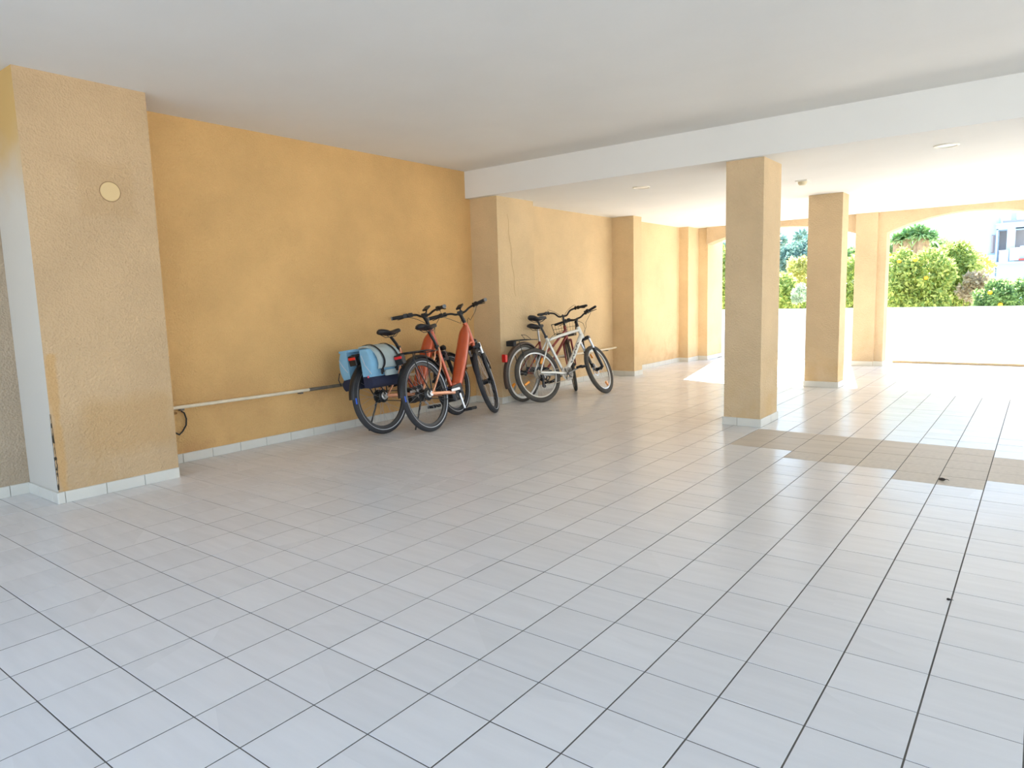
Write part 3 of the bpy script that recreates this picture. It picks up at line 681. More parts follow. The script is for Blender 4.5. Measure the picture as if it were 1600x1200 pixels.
def wheel(par, name, c, R, tr, fn, rubber, rim, nsp=32, hub=0.02, rotor=None, refl=(), strip=False, cass=False, marks=(), rimw=0.012, rimh=0.022):
    """wheel as part with tyre, spokes ... sub-parts"""
    Y = (0, 1, 0); cx, cz = c[0], c[2]
    Rr = R - 2 * tr
    w = MB().lathe(c, Y, [(Rr + 0.004, -rimw), (Rr + 0.006, 0), (Rr + 0.004, rimw), (Rr - rimh, rimw * 0.7), (Rr - rimh - 0.003, 0), (Rr - rimh, -rimw * 0.7), (Rr + 0.004, -rimw)], 56)
    w = w.xf(fn).build(name, rim, par, smooth=True)
    ty = MB().lathe(c, Y, [(R - tr + tr * 1.02 * math.cos(a), tr * math.sin(a)) for a in np.linspace(-2.7, 2.7, 15)], 64)
    ty.xf(fn).build('tire', rubber, w, smooth=True, angle=60)
    if strip:
        for s in (-1, 1): MB().lathe(c, Y, [(R - 1.62 * tr, s * tr * 0.86), (R - 1.62 * tr + 0.007, s * tr * 0.99)], 64).xf(fn).build('reflective_ring', REFS, w, recalc=False)
    hb = MB().lathe(c, Y, [(0.006, -0.062), (0.012, -0.055), (hub * 1.25, -0.034), (hub * 1.25, -0.028), (hub, -0.022), (hub, 0.022), (hub * 1.25, 0.028), (hub * 1.25, 0.034), (0.012, 0.055), (0.006, 0.062)], 24)
    hb.xf(fn).build('hub', ALU if cass and hub < 0.03 else BLK, w, smooth=True)
    sp = MB()
    for k in range(nsp):
        s = 1 if k % 2 else -1; a = 2 * PI * k / nsp; b = a + (0.45 if (k // 2) % 2 else -0.45)
        p = Vector((cx + hub * 1.1 * math.cos(b), s * 0.030, cz + hub * 1.1 * math.sin(b))); q_ = Vector((cx + (Rr - rimh) * math.cos(a), 0, cz + (Rr - rimh) * math.sin(a)))
        sp.tube([p, q_], 0.0011, 4, cap=False)
    sp.xf(fn).build('spokes', STEEL, w, kind='stuff')
    if rotor is not None:
        rm = MB(); rr = 0.08
        rm.lathe((cx, rotor, cz), Y, [(rr, -0.001), (rr, 0.001), (rr - 0.014, 0.001), (rr - 0.014, -0.001), (rr, -0.001)], 40)
        for k in range(6):
            a = k * PI / 3; rm.tube([(cx + 0.02 * math.cos(a), rotor, cz + 0.02 * math.sin(a)), (cx + 0.068 * math.cos(a + 0.5), rotor, cz + 0.068 * math.sin(a + 0.5))], 0.0025, 4)
        rm.xf(fn).build('brake_rotor', ALU, w)
    for (a, rad, L_) in refl:
        a = math.radians(a); d = Vector((math.cos(a), 0, math.sin(a)))
        MB().obox(Vector((cx, 0.0, cz)) + d * rad, d, (0, 1, 0), d.cross(Vector((0, 1, 0))), L_, 0.012, 0.012).xf(fn).build('spoke_reflector', ORG, w)
    for (a, col) in marks:
        a = math.radians(a)
        m = MB(); n_ = 6
        for s in (-1,):
            for k in range(n_):
                a0 = a + k * 0.16 / n_; a1 = a0 + 0.16 / n_
                m.add([(cx + r_ * math.cos(t_), s * y_, cz + r_ * math.sin(t_)) for t_, r_, y_ in ((a0, R - tr * 0.85, tr * 1.03), (a1, R - tr * 0.85, tr * 1.03), (a1, R - tr * 0.35, tr * 0.84), (a0, R - tr * 0.35, tr * 0.84))], [(0, 1, 2, 3)])
        m.xf(fn).build('tire_mark', col, w, recalc=False)
    if cass:
        m = MB()
        for k, r_ in enumerate((0.058, 0.052, 0.046, 0.040, 0.034, 0.028, 0.024)):
            y = -0.024 - k * 0.0045; m.lathe((cx, y, cz), Y, [(0.012, -0.001), (r_, -0.001), (r_, 0.001), (0.012, 0.001)], 28)
        m.xf(fn).build('cassette', GOLD, w)
    return w

def fender(par, c, R, a0, a1, w, m, fn=lambda v: v, edge=None):
    """mudguard arc in the xz plane, angles in degrees from +x towards +z"""
    o = MB(); n = 26; P = []
    sec = [(-w, -0.012), (-w * 0.8, 0.002), (-w * 0.4, 0.008), (0, 0.010), (w * 0.4, 0.008), (w * 0.8, 0.002), (w, -0.012)]
    sec = sec + [(y * 0.94, z - 0.0025) for y, z in reversed(sec)]
    vs = []
    for i in range(n + 1):
        a = math.radians(a0 + (a1 - a0) * i / n)
        for (y, dz) in sec: vs.append((c[0] + (R + dz) * math.cos(a), y, c[2] + (R + dz) * math.sin(a)))
    k = len(sec); fs = []
    for i in range(n):
        for j in range(k): fs.append((i * k + j, i * k + (j + 1) % k, (i + 1) * k + (j + 1) % k, (i + 1) * k + j))
    fs += [tuple(range(k)), tuple(reversed(range(n * k, n * k + k)))]
    return o.add(vs, fs).xf(fn).build('mudguard', m, par, smooth=True)

def saddle(par, c, tilt, L_, W, m, m2=None):
    """c = centre of the top; nose forward (+x)"""
    ca, sa = math.cos(tilt), math.sin(tilt); vs = []; n = 14; k = 10; fs = []
    for i in range(n + 1):
        u = i / n; x = (u - 0.5) * L_
        w = W / 2 * (math.sin(min(1, u / 0.24) * PI / 2) ** 0.6 if u < 0.24 else 1 - 0.78 * ((u - 0.24) / 0.76) ** 0.75)
        w = max(0.006, w * (1 if u < 0.95 else 0.75)); h = 0.030 * (0.55 + 0.45 * math.cos((u - 0.2) * 2)); dip = 0.012 * math.cos(u * 2 * PI)
        if i in (0, n): w *= 0.55; h *= 0.5
        for j in range(k):
            th = 2 * PI * j / k; y = w * math.cos(th); z = (h * math.sin(th) if math.sin(th) > 0 else 0.022 * math.sin(th)) * (0.7 if abs(y) < w * 0.2 and math.sin(th) > 0 else 1)
            vs.append((x, y, z + dip))
    for i in range(n):
        for j in range(k): fs.append((i * k + j, i * k + (j + 1) % k, (i + 1) * k + (j + 1) % k, (i + 1) * k + j))
    fs += [tuple(reversed(range(k))), tuple(range(n * k, n * k + k))]
    xf = lambda v: Vector((c[0] + v.x * ca - v.z * sa, c[1] + v.y, c[2] + v.x * sa + v.z * ca))
    s = MB().add(vs, fs).xf(xf).build('saddle', m, par, smooth=True, angle=60)
    r = MB()
    for y in (-0.022, 0.022): r.tube([xf(Vector(p)) for p in ((-0.10, y * 1.6, -0.010), (-0.05, y, -0.045), (0.05, y, -0.045), (0.11, y * 0.4, -0.012))], 0.0035, 6)
    r.build('rail', BLK, s, smooth=True)
    return s

def crank(par, bb, ang, L_, m, ring_r, ring_m, yr=-0.045, ped_flip=0, arms=(1, 1), rings=1):
    g = MB()
    for k in range(rings):
        rr = ring_r * (1 - 0.17 * k); y = yr + 0.007 * k
        g.lathe((bb[0], y, bb[2]), (0, 1, 0), [(rr - 0.016, -0.0018), (rr, -0.0018), (rr, 0.0018), (rr - 0.016, 0.0018), (rr - 0.016, -0.0018)], 36)
    for k in range(5):
        a = ang + 2 * PI * k / 5 + 0.3; g.tube([(bb[0], yr, bb[2]), (bb[0] + (ring_r - 0.01) * math.cos(a), yr, bb[2] + (ring_r - 0.01) * math.sin(a))], 0.006, 6, ry=0.010)
    cs = g.build('crankset', ring_m, par, smooth=True)
    for s, on in ((-1, arms[0]), (1, arms[1])):
        if not on: continue
        a = ang if s < 0 else ang + PI
        y0 = s * 0.068; y1 = s * 0.085; e = (bb[0] + L_ * math.cos(a), y1, bb[2] + L_ * math.sin(a))
        MB().tube([(bb[0], s * 0.05, bb[2]), (bb[0] + 0.001 * math.cos(a), y0, bb[2]), (bb[0] + L_ * 0.5 * math.cos(a), (y0 + y1) / 2, bb[2] + L_ * 0.5 * math.sin(a)), e], [0.014, 0.014, 0.011, 0.010], 8, ry=[0.010, 0.010, 0.008, 0.007]).build('crank_arm', m, cs, smooth=True)
        pc = Vector((e[0], y1 + s * 0.058, e[2])); p = MB()
        for dx in (-0.040, 0.040): p.obox(pc + Vector((dx, 0, 0)), (0, 1, 0), (1, 0, 0), (0, 0, 1), 0.050, 0.009, 0.014)
        for dy in (-0.042, 0.0, 0.042): p.obox(pc + Vector((0, dy, 0)), (1, 0, 0), (0, 1, 0), (0, 0, 1), 0.042, 0.006, 0.009)
        p.tube([e, (e[0], pc.y, e[2])], 0.007, 8); p.build('pedal', BLKM, cs)
    return cs

def cable(par, pts, fn=lambda v: v, r=0.0026, m=None):
    return MB().tube([fn(Vector(p)) for p in smooth_pts(pts)], r, 6).build('cable', m or BLK, par, smooth=True)
def smooth_pts(pts, n=7):
    P = [Vector(p) for p in pts]; P = [2 * P[0] - P[1]] + P + [2 * P[-1] - P[-2]]; out = []
    for i in range(1, len(P) - 2):
        for k in range(n):
            t = k / n; a, b, c, d = P[i - 1:i + 3]
            out.append(0.5 * ((2 * b) + (c - a) * t + (2 * a - 5 * b + 4 * c - d) * t * t + (3 * b - a - 3 * c + d) * t ** 3))
    out.append(P[-2]); return out

def finish(t, Mx, fwheel_c, R, tr, L_):
    """pitch the bike so that the steered front tyre touches the floor, then place it"""
    Mr = Mx.to_3x3(); c = Mr @ fwheel_c[0]; n = Mr @ fwheel_c[1]
    low = c.z - (R - tr) * math.sqrt(max(0, 1 - n.z ** 2)) - tr
    P = Matrix.Rotation(math.atan2(low, L_), 4, 'Y')
    loc = t.location.copy()
    t.matrix_world = Matrix.Translation(loc) @ Mx @ P

def bars(par, stemtop, w, sweep, rise, m, fn, grip_m, n_=0.016, lever=1, gripl=0.12, endm=None, downs=0.0):
    """handlebar centred at stemtop, half width w, grips swept back"""
    sx, _, sz = stemtop
    path = [(sx, 0, sz), (sx, w * 0.16, sz), (sx + 0.004, w * 0.34, sz + rise * 0.75), (sx - sweep * 0.25, w * 0.6, sz + rise), (sx - sweep * 0.62, w * 0.8, sz + rise - downs * 0.5), (sx - sweep, w, sz + rise - downs)]
    left = smooth_pts(path, 5); right = [Vector((p.x, -p.y, p.z)) for p in left]
    hb = MB().tube([fn(p) for p in list(reversed(right)) + left[1:]], 0.0115, 10).build('handlebar', m, par, smooth=True)
    for s in (-1, 1):
        e = Vector((sx - sweep, s * w, sz + rise - downs)); d = (e - Vector((sx - sweep * 0.62, s * w * 0.8, sz + rise - downs * 0.5))).normalized(); a = e - d * gripl
        MB().tube([fn(a), fn(a + d * 0.01), fn(a + d * gripl * 0.5), fn(e - d * 0.01), fn(e + d * 0.004)], [0.017, n_, n_ * 1.06, n_ * 1.05, n_ * 0.8], 12).build('grip', grip_m, hb, smooth=True)
        if endm: MB().tube([fn(e), fn(e + d * 0.010)], n_ * 1.12, 12).build('grip_cap', endm, hb, smooth=True)
        fwd = Vector((1, 0, 0)); cl = a - d * 0.03
        if lever:
            MB().obox(fn(cl), fn(cl + d) - fn(cl), fn(cl + fwd) - fn(cl), fn(cl + Vector((0, 0, 1))) - fn(cl), 0.022, 0.026, 0.021).build('lever_clamp', BLK, hb)
            q0 = cl + fwd * 0.03 - Vector((0, 0, 0.006)); MB().tube([fn(q0), fn(q0 + d * 0.03 + fwd * 0.022), fn(q0 + d * 0.09 + fwd * 0.012 - Vector((0, 0, 0.012))), fn(q0 + d * 0.125 + fwd * 0.018 - Vector((0, 0, 0.014)))], [0.006, 0.0055, 0.0045, 0.004], 6).build('brake_lever', BLK, hb, smooth=True)
            sh = cl - d * 0.045; MB().obox(fn(sh), fn(sh + d) - fn(sh), fn(sh + fwd) - fn(sh), fn(sh + Vector((0, 0, 1))) - fn(sh), 0.016, 0.016, 0.022).build('shifter', BLK, hb)
    return hb

def ebike(rc, fc, lean, steer, ang, label, L_=1.15, hx=0.0, hz=0.0, sz=0.0, br=0.0):
    R, tr = 0.355, 0.026
    t, Mx = bike_root('electric_bicycle', rc, fc, lean, label, 'copper electric bicycles leaning at the first bay wall')
    W = warp_fn(hx, hz, br); top, bot = W(Vector((0.905, 0, 0.965))), W(Vector((0.975, 0, 0.745))); sf = steer_fn(top, bot, steer); I = lambda v: v
    fn = lambda v: sf(W(v))
    rh = Vector((0, 0, R)); fh = Vector((L_, 0, R)); bb = Vector((0.47, 0, 0.295))
    # frame : one body
    f = MB()
    dt = smooth_pts([(0.53, 0, 0.36), (0.60, 0, 0.46), (0.69, 0, 0.60), (0.79, 0, 0.765), (0.865, 0, 0.89), (0.905, 0, 0.955)], 4)
    n = len(dt); rr = [0.056 + 0.014 * math.sin(PI * min(1, i / n * 1.2)) - 0.036 * max(0, (i / n - 0.72) / 0.28) for i in range(n)]
    f.tube(dt, [r * 1.08 for r in rr], 16, ry=[r * 0.86 for r in rr], upv=(1, 0, -1))
    f.tube([(0.900, 0, 0.985), (0.905, 0, 0.965), (0.94, 0, 0.855), (0.975, 0, 0.745), (0.979, 0, 0.730)], [0.026, 0.027, 0.030, 0.027, 0.026], 14)
    f.tube(smooth_pts([(0.80, 0, 0.74), (0.89, 0, 0.765), (0.965, 0, 0.775)], 4), 0.026, 12)
    f.tube([(0.545, 0, 0.37), (0.50, 0, 0.385), (0.44, 0, 0.39)], [0.045, 0.035, 0.026], 12)
    frame = f.xf(W).build('frame', COPPER, t, smooth=True, angle=50)
    MB().tube([(0.445, 0, 0.37), (0.40, 0, 0.56), (0.345, 0, 0.79)], [0.020, 0.019, 0.019], 12).build('seat_tube', COPPER, frame, smooth=True)
    for s in (-1, 1):
        MB().tube(smooth_pts([(0.345, s * 0.016, 0.785), (0.285, s * 0.045, 0.64), (0.20, s * 0.066, 0.54), (0.05, s * 0.070, 0.385), (0.0, s * 0.068, 0.355)], 4), 0.0095, 8).build('seat_stay', COPPERL, frame, smooth=True)
        MB().tube([(0.015, s * 0.068, 0.352), (0.10, s * 0.068, 0.345), (0.40, s * 0.058, 0.318)], [0.016, 0.017, 0.019], 10, ry=[0.009, 0.010, 0.012], upv=(0, 0, 1)).build('chain_stay', COPPERL, frame, smooth=True)
        MB().disc((0, s * 0.070, 0.355), (0, 1, 0), 0.024, 0.006, 16).build('dropout', ALU, frame)
    mo = MB(); mo.obox((0.475, 0, 0.315), (1, 0, 0.15), (0, 1, 0), (-0.15, 0, 1), 0.10, 0.056, 0.075, 0.72); mo.lathe((0.47, 0, 0.295), (0, 1, 0), [(0.03, -0.066), (0.062, -0.058), (0.062, 0.058), (0.03, 0.066)], 24)
    mo.build('motor', BLK, t, smooth=True)
    # seat
    MB().tube([(0.345, 0, 0.78), (0.312, 0, 0.86 + sz * 0.5), (0.255, 0, 0.955 + sz)], [0.0145, 0.0145, 0.014], 10).build('seatpost', BLK, t, smooth=True)
    MB().tube([(0.352, 0, 0.765), (0.340, 0, 0.800)], 0.023, 12).build('seat_clamp', BLK, t, smooth=True)
    s_ = saddle(t, (0.25, 0, 1.0 + sz), 0.03, 0.30, 0.165, SADD)
    MB().ball((0.372, 0, 1.010 + sz), 0.035, 0.020, 0.012, 10, 6).build('saddle_nose_pad', SADG, s_, smooth=True)
    # wheels
    wheel(t, 'rear_wheel', rh, R, tr, I, RUB, RIMB, hub=0.050, strip=True, marks=((176, BLUE), (-4, BLUE)))
    MB().lathe((0, -0.045, R), (0, 1, 0), [(0.02, -0.01), (0.036, -0.006), (0.038, 0.004), (0.034, 0.010), (0.02, 0.01)], 28).build('rear_sprocket', ALU, t, smooth=True)
    # fork with everything that turns
    fk = MB()
    fk.tube([(0.979, 0, 0.735), (0.985, 0, 0.715)], 0.034, 14); fk.obox((0.992, 0, 0.722), (0, 1, 0), (1, 0, 0), (0, 0, 1), 0.075, 0.026, 0.022, 0.8)
    fork = fk.xf(fn).build('fork', BLK, t, smooth=True)
    for s in (-1, 1):
        MB().tube([Vector(p) for p in ((0.985, s * 0.064, 0.750), (1.035, s * 0.064, 0.60))], 0.015, 10).xf(fn).build('stanchion', ALU, fork, smooth=True)
        MB().tube([Vector(p) for p in ((1.025, s * 0.064, 0.635), (L_ - 0.065, s * 0.066, 0.49), (L_ - 0.025, s * 0.066, 0.38), (L_, s * 0.064, R - 0.008))], [0.022, 0.021, 0.019, 0.016], 12).xf(fn).build('fork_leg', BLK, fork, smooth=True)
    wheel(t, 'front_wheel', fh, R, tr, fn, RUB, RIMB, hub=0.026, rotor=0.042, strip=True, marks=((40, BLUE),))
    fender(t, fh, R + 0.017, 20, 128, 0.031, BLK, fn)
    MB().tube([Vector(p) for p in ((L_ + 0.32, -0.034, R + 0.175), (L_ + 0.26, -0.036, R + 0.26), (L_ + 0.15, -0.036, R + 0.34))], 0.0035, 6).xf(fn).build('mudguard_trim', ALU, t, smooth=True)
    MB().tube([Vector(p) for p in ((L_, -0.066, R), (L_ + 0.16, -0.05, R + 0.15), (L_ + 0.31, -0.034, R + 0.19))], 0.0022, 6).xf(fn).build('mudguard_stay', BLK, t)
    hl = MB().tube([Vector(p) for p in ((1.04, 0, 0.775), (1.065, 0, 0.778), (1.095, 0, 0.78), (1.10, 0, 0.78))], [0.018, 0.030, 0.034, 0.028], 14).xf(fn).build('headlamp', BLK, t, smooth=True)
    # stem, bars, display
    st = MB().tube([Vector(p) for p in smooth_pts([(0.895, 0, 0.99), (0.882, 0, 1.03), (0.86, 0, 1.08), (0.825, 0, 1.125), (0.832, 0, 1.145)], 3)], 0.019, 12)
    st.obox((0.835, 0, 1.14), (0, 1, 0), (1, 0, 0), (0, 0, 1), 0.028, 0.022, 0.022)
    stem = st.xf(fn).build('stem', BLK, t, smooth=True)
    hb = bars(t, (0.845, 0, 1.14), 0.315, 0.13, 0.035, BLK, fn, BLKM, endm=SADG, downs=0.005, n_=0.0175)
    MB().obox(fn(Vector((0.90, 0, 1.215))), fn(Vector((0.90, 1, 1.215))) - fn(Vector((0.90, 0, 1.215))), (0.8, 0, 0.5), (-0.5, 0, 0.8), 0.030, 0.040, 0.008).build('display', BLK, hb)
    MB().tube([fn(Vector(p)) for p in ((0.85, 0, 1.15), (0.89, 0, 1.18), (0.90, 0, 1.205))], 0.008, 8).build('display_mount', BLK, hb, smooth=True)
    for s in (-1, 1):
        q0 = [(0.845 - 0.04, s * 0.20, 1.165), (0.93, s * 0.14, 1.12), (0.965, s * 0.03, 1.02), (0.945, s * 0.01, 0.92)]
        cable(t, q0, fn)
    # drive
    crank(t, bb, math.radians(ang), 0.17, ALU, 0.062, BLK)
    MB().obox((0.40, -0.078, 0.345), (1, 0, 0.03), (0, 1, 0), (0, 0, 1), 0.075, 0.004, 0.012).build('chain_guard', ALU, t)
    bl = MB()
    for (z0, z1) in ((0.355, 0.4), (-0.055, -0.058)): pass
    bl.tube([(0.0, -0.048, R + 0.045), (0.47, -0.048, 0.295 + 0.055)], 0.004, 6); bl.tube([(0.0, -0.048, R - 0.045), (0.47, -0.048, 0.295 - 0.055)], 0.004, 6)
    bl.build('drive_belt', BLKM, t)
    # rear mudguard, rack, lamp, stand
    fender(t, rh, R + 0.020, 20, 178, 0.032, BLK)
    rk = MB(); zr = 0.765
    for s in (-1, 1):
        rk.tube(smooth_pts([(0.20, s * 0.045, zr - 0.01), (0.10, s * 0.06, zr + 0.002), (-0.20, s * 0.06, zr), (-0.25, s * 0.03, zr), (-0.255, 0, zr)], 4), 0.0065, 8)
        rk.tube(smooth_pts([(-0.14, s * 0.062, zr), (-0.165, s * 0.075, zr - 0.06), (-0.15, s * 0.080, zr - 0.14), (-0.01, s * 0.072, 0.365)], 4), 0.006, 8)
        rk.tube([(0.05, s * 0.062, zr), (0.03, s * 0.078, zr - 0.1), (0.012, s * 0.072, 0.37)], 0.005, 8)
        rk.tube([(0.20, s * 0.045, zr - 0.01), (0.33, s * 0.02, zr - 0.005)], 0.005, 8)
    for x in (-0.14, -0.02, 0.10): rk.tube([(x, -0.06, zr), (x, 0.06, zr)], 0.005, 8)
    rk.build('rack', BLK, t, smooth=True)
    lm = MB().obox((-0.270, 0, zr - 0.050), (0, 1, 0), (1, 0, 0.15), (-0.15, 0, 1), 0.046, 0.024, 0.045, 0.8).build('tail_lamp', BLK, t)
    MB().obox((-0.290, 0, zr - 0.032), (0, 1, 0), (1, 0, 0.15), (-0.15, 0, 1), 0.043, 0.010, 0.012, 0.8).build('lamp_lens', REDL, lm)
    MB().tube([(0.02, 0.075, 0.32), (-0.03, 0.105, 0.18), (-0.085, 0.135 , 0.045)], [0.010, 0.008, 0.008], 8).build('kickstand', BLK, t, smooth=True)
    n0 = fn(fh + Vector((0, 1, 0))) - fn(fh)
    finish(t, Mx, (fn(fh), n0), R, tr, L_ + 0.03)
    return t

ebA = ebike((-4.852, 4.327), -4.7, 7.8, 9.2, -52, 'copper electric bicycle nearest the wall, with panniers on its rear rack', 1.12, -0.037, -0.047, -0.054, -0.004)
ebB = ebike((-4.53, 4.621), -8.8, 11.6, 21, -84, 'copper electric bicycle in front of the other one, without bags', 1.09, 0.03, 0.028, -0.004, -0.049)

# ---- white mountain bicycle
def mtb(rc, fc, lean, steer, label):
    R, tr = 0.328, 0.028; L_ = 1.03
    t, Mx = bike_root('mountain_bicycle', rc, fc, lean, label)
    W = warp_fn(0.005, -0.02, 0.045, 0.93); top, bot = W(Vector((0.770, 0, 0.885))), W(Vector((0.805, 0, 0.765))); sf = steer_fn(top, bot, steer); I = lambda v: v
    fn = lambda v: sf(W(v))
    rh = Vector((0, 0, R)); fh = Vector((L_ - 0.03, 0, R)); bb = Vector((0.415, 0, 0.30))
    f = MB()
    f.tube([(0.440, 0, 0.34), (0.60, 0, 0.52), (0.78, 0, 0.775), (0.798, 0, 0.795)], [0.026, 0.030, 0.030, 0.026], 14, ry=[0.024, 0.026, 0.028, 0.026])
    f.tube(smooth_pts([(0.235, 0, 0.735), (0.45, 0, 0.785), (0.65, 0, 0.838), (0.770, 0, 0.862)], 4), 0.019, 12)
    f.tube([(0.400, 0, 0.32), (0.255, 0, 0.72), (0.233, 0, 0.78)], 0.0175, 12)
    f.tube([(0.765, 0, 0.900), (0.770, 0, 0.885), (0.805, 0, 0.765), (0.809, 0, 0.750)], 0.024, 14)
    f.lathe(bb, (0, 1, 0), [(0.02, -0.037), (0.026, -0.036), (0.026, 0.036), (0.02, 0.037)], 18)
    frame = f.xf(W).build('frame', MTBW, t, smooth=True, angle=50)
    # printed bars along the down tube
    dd = (Vector((0.78, 0, 0.775)) - Vector((0.60, 0, 0.52))).normalized(); nn = dd.cross(Vector((0, 1, 0)))
    dk = mat('frame_lettering', S(96, 92, 88), 0.4)
    for k in range(7):
        c_ = Vector((0.535, 0, 0.445)) + dd * (0.045 * k); MB().obox(c_ + Vector((0, -0.0262, 0)), (dd + nn * 0.35 * (1 if k % 2 else -1)), nn, (0, 1, 0), 0.017, 0.007, 0.0022, 1).build('frame_mark', dk, frame)
    for s in (-1, 1):
        MB().tube(smooth_pts([(0.245, s * 0.012, 0.735), (0.17, s * 0.05, 0.62), (0.0, s * 0.068, 0.355)], 4), 0.009, 8).build('seat_stay', MTBW, frame, smooth=True)
        MB().tube([(0.0, s * 0.068, 0.345), (0.20, s * 0.062, 0.33), (0.40, s * 0.036, 0.305)], [0.012, 0.014, 0.014], 8, ry=0.009).build('chain_stay', MTBW, frame, smooth=True)
    MB().tube([(0.238, 0, 0.775), (0.16, 0, 0.985)], 0.0135, 10).build('seatpost', BLK, t, smooth=True)
    MB().tube([(0.240, 0, 0.770), (0.233, 0, 0.795)], 0.022, 12).build('seat_clamp', BLK, t, smooth=True)
    s_ = saddle(t, (0.165, 0, 1.02), -0.02, 0.27, 0.14, SADD)
    MB().ball((0.235, 0, 1.036), 0.055, 0.030, 0.010, 10, 6).build('saddle_nose_pad', SADG, s_, smooth=True)
    wheel(t, 'rear_wheel', rh, R, tr, I, RUB_M, RIMS, hub=0.020, cass=True, refl=((205, 0.20, 0.042), (60, 0.19, 0.040)), rimw=0.010, rimh=0.013)
    # fork
    fork = MB().obox((0.832, 0, 0.742), (0, 1, 0), (1, 0, 0), (0, 0, 1), 0.080, 0.022, 0.020, 0.8).xf(fn).build('fork', BLK, t, smooth=True)
    ax = (bot - top).normalized(); off = Vector((0.030, 0, 0))
    for s in (-1, 1):
        a = Vector((0.832, s * 0.066, 0.750)); b = fh + Vector((-0.004, s * 0.062, 0.0))
        mid = a.lerp(b, 0.42)
        MB().tube([a, mid], 0.0145, 10).xf(fn).build('stanchion', ALU, fork, smooth=True)
        MB().tube([a.lerp(b, 0.36), b], [0.021, 0.017], 12).xf(fn).build('fork_leg', BLK, fork, smooth=True)
    MB().tube(smooth_pts([a.lerp(b, 0.38) * 1, (0.90, 0.05, 0.74), (0.905, 0, 0.76), (0.90, -0.05, 0.74), a.lerp(b, 0.38) + Vector((0, -0.13, 0)) * 0 + Vector((0, -0.0, 0))][:4], 4), 0.011, 8).xf(fn).build('fork_arch', BLK, fork, smooth=True)
    wheel(t, 'front_wheel', fh, R, tr, fn, RUB_M, RIMS, hub=0.020, rotor=0.045, refl=((-62, 0.22, 0.030), (118, 0.20, 0.03)), rimw=0.010, rimh=0.013)
    MB().obox(fh + Vector((-0.05, 0.045, 0.055)), (0.6, 0, 0.8), (0, 1, 0), (-0.8, 0, 0.6), 0.032, 0.018, 0.020).xf(fn).build('brake_caliper', BLK, t)
    st = MB().tube([Vector(p) for p in ((0.762, 0, 0.905), (0.752, 0, 0.935))], 0.020, 12); st.tube([Vector(p) for p in ((0.752, 0, 0.925), (0.79, 0, 0.955), (0.825, 0, 0.975))], 0.016, 10)
    st.xf(fn).build('stem', BLK, t, smooth=True)
    hb = bars(t, (0.830, 0, 0.978), 0.31, 0.055, 0.030, BLK, fn, BLKM, n_=0.0155)
    for s in (-1, 1):
        cable(t, [(0.86, s * 0.19, 1.0), (0.98, s * 0.12, 1.01), (0.99, s * 0.02, 0.93), (0.88, -s * 0.01, 0.82), (0.80, 0, 0.74)], fn, 0.0024)
    cable(t, [(0.60, -0.01, 0.865), (0.35, -0.015, 0.80), (0.20, -0.03, 0.66), (0.02, -0.06, 0.38)], r=0.0024)
    crank(t, bb, math.radians(18), 0.17, mat('worn_crank', S(132, 130, 128), 0.35, metal=0.8), 0.088, mat('worn_rings', S(150, 146, 140), 0.35, metal=0.8), rings=3)
    ch = MB(); ch.tube([(0.0, -0.036, R + 0.035), (bb.x, -0.045, bb.z + 0.075)], 0.0035, 6); ch.tube([(0.03, -0.040, R - 0.14), (bb.x, -0.045, bb.z - 0.075)], 0.0035, 6)
    ch.build('chain', GOLD, t)
    dr = MB(); dr.obox((0.015, -0.062, R - 0.045), (0, 0, 1), (0, 1, 0), (1, 0, 0), 0.035, 0.012, 0.016); dr.obox((0.022, -0.050, R - 0.10), (0.2, 0, 1), (0, 1, 0), (1, 0, 0), 0.055, 0.008, 0.012)
    dr.disc((0.012, -0.045, R - 0.065), (0, 1, 0), 0.022, 0.004, 14); dr.disc((0.030, -0.045, R - 0.145), (0, 1, 0), 0.022, 0.004, 14)
    dr.build('derailleur', BLK, t)
    MB().tube(smooth_pts([(0.015, -0.075, R - 0.05), (-0.06, -0.09, R - 0.03), (-0.05, -0.08, R + 0.06), (0.02, -0.07, R + 0.02)], 4), 0.003, 6).build('gear_cable', BLK, t)
    n0 = fn(fh + Vector((0, 1, 0))) - fn(fh)
    finish(t, Mx, (fn(fh), n0), R, tr, L_)
    return t
mtb((-4.635, 6.60), 17.3, 16.5, 23, 'silver white mountain bicycle leaning on the dark red one')

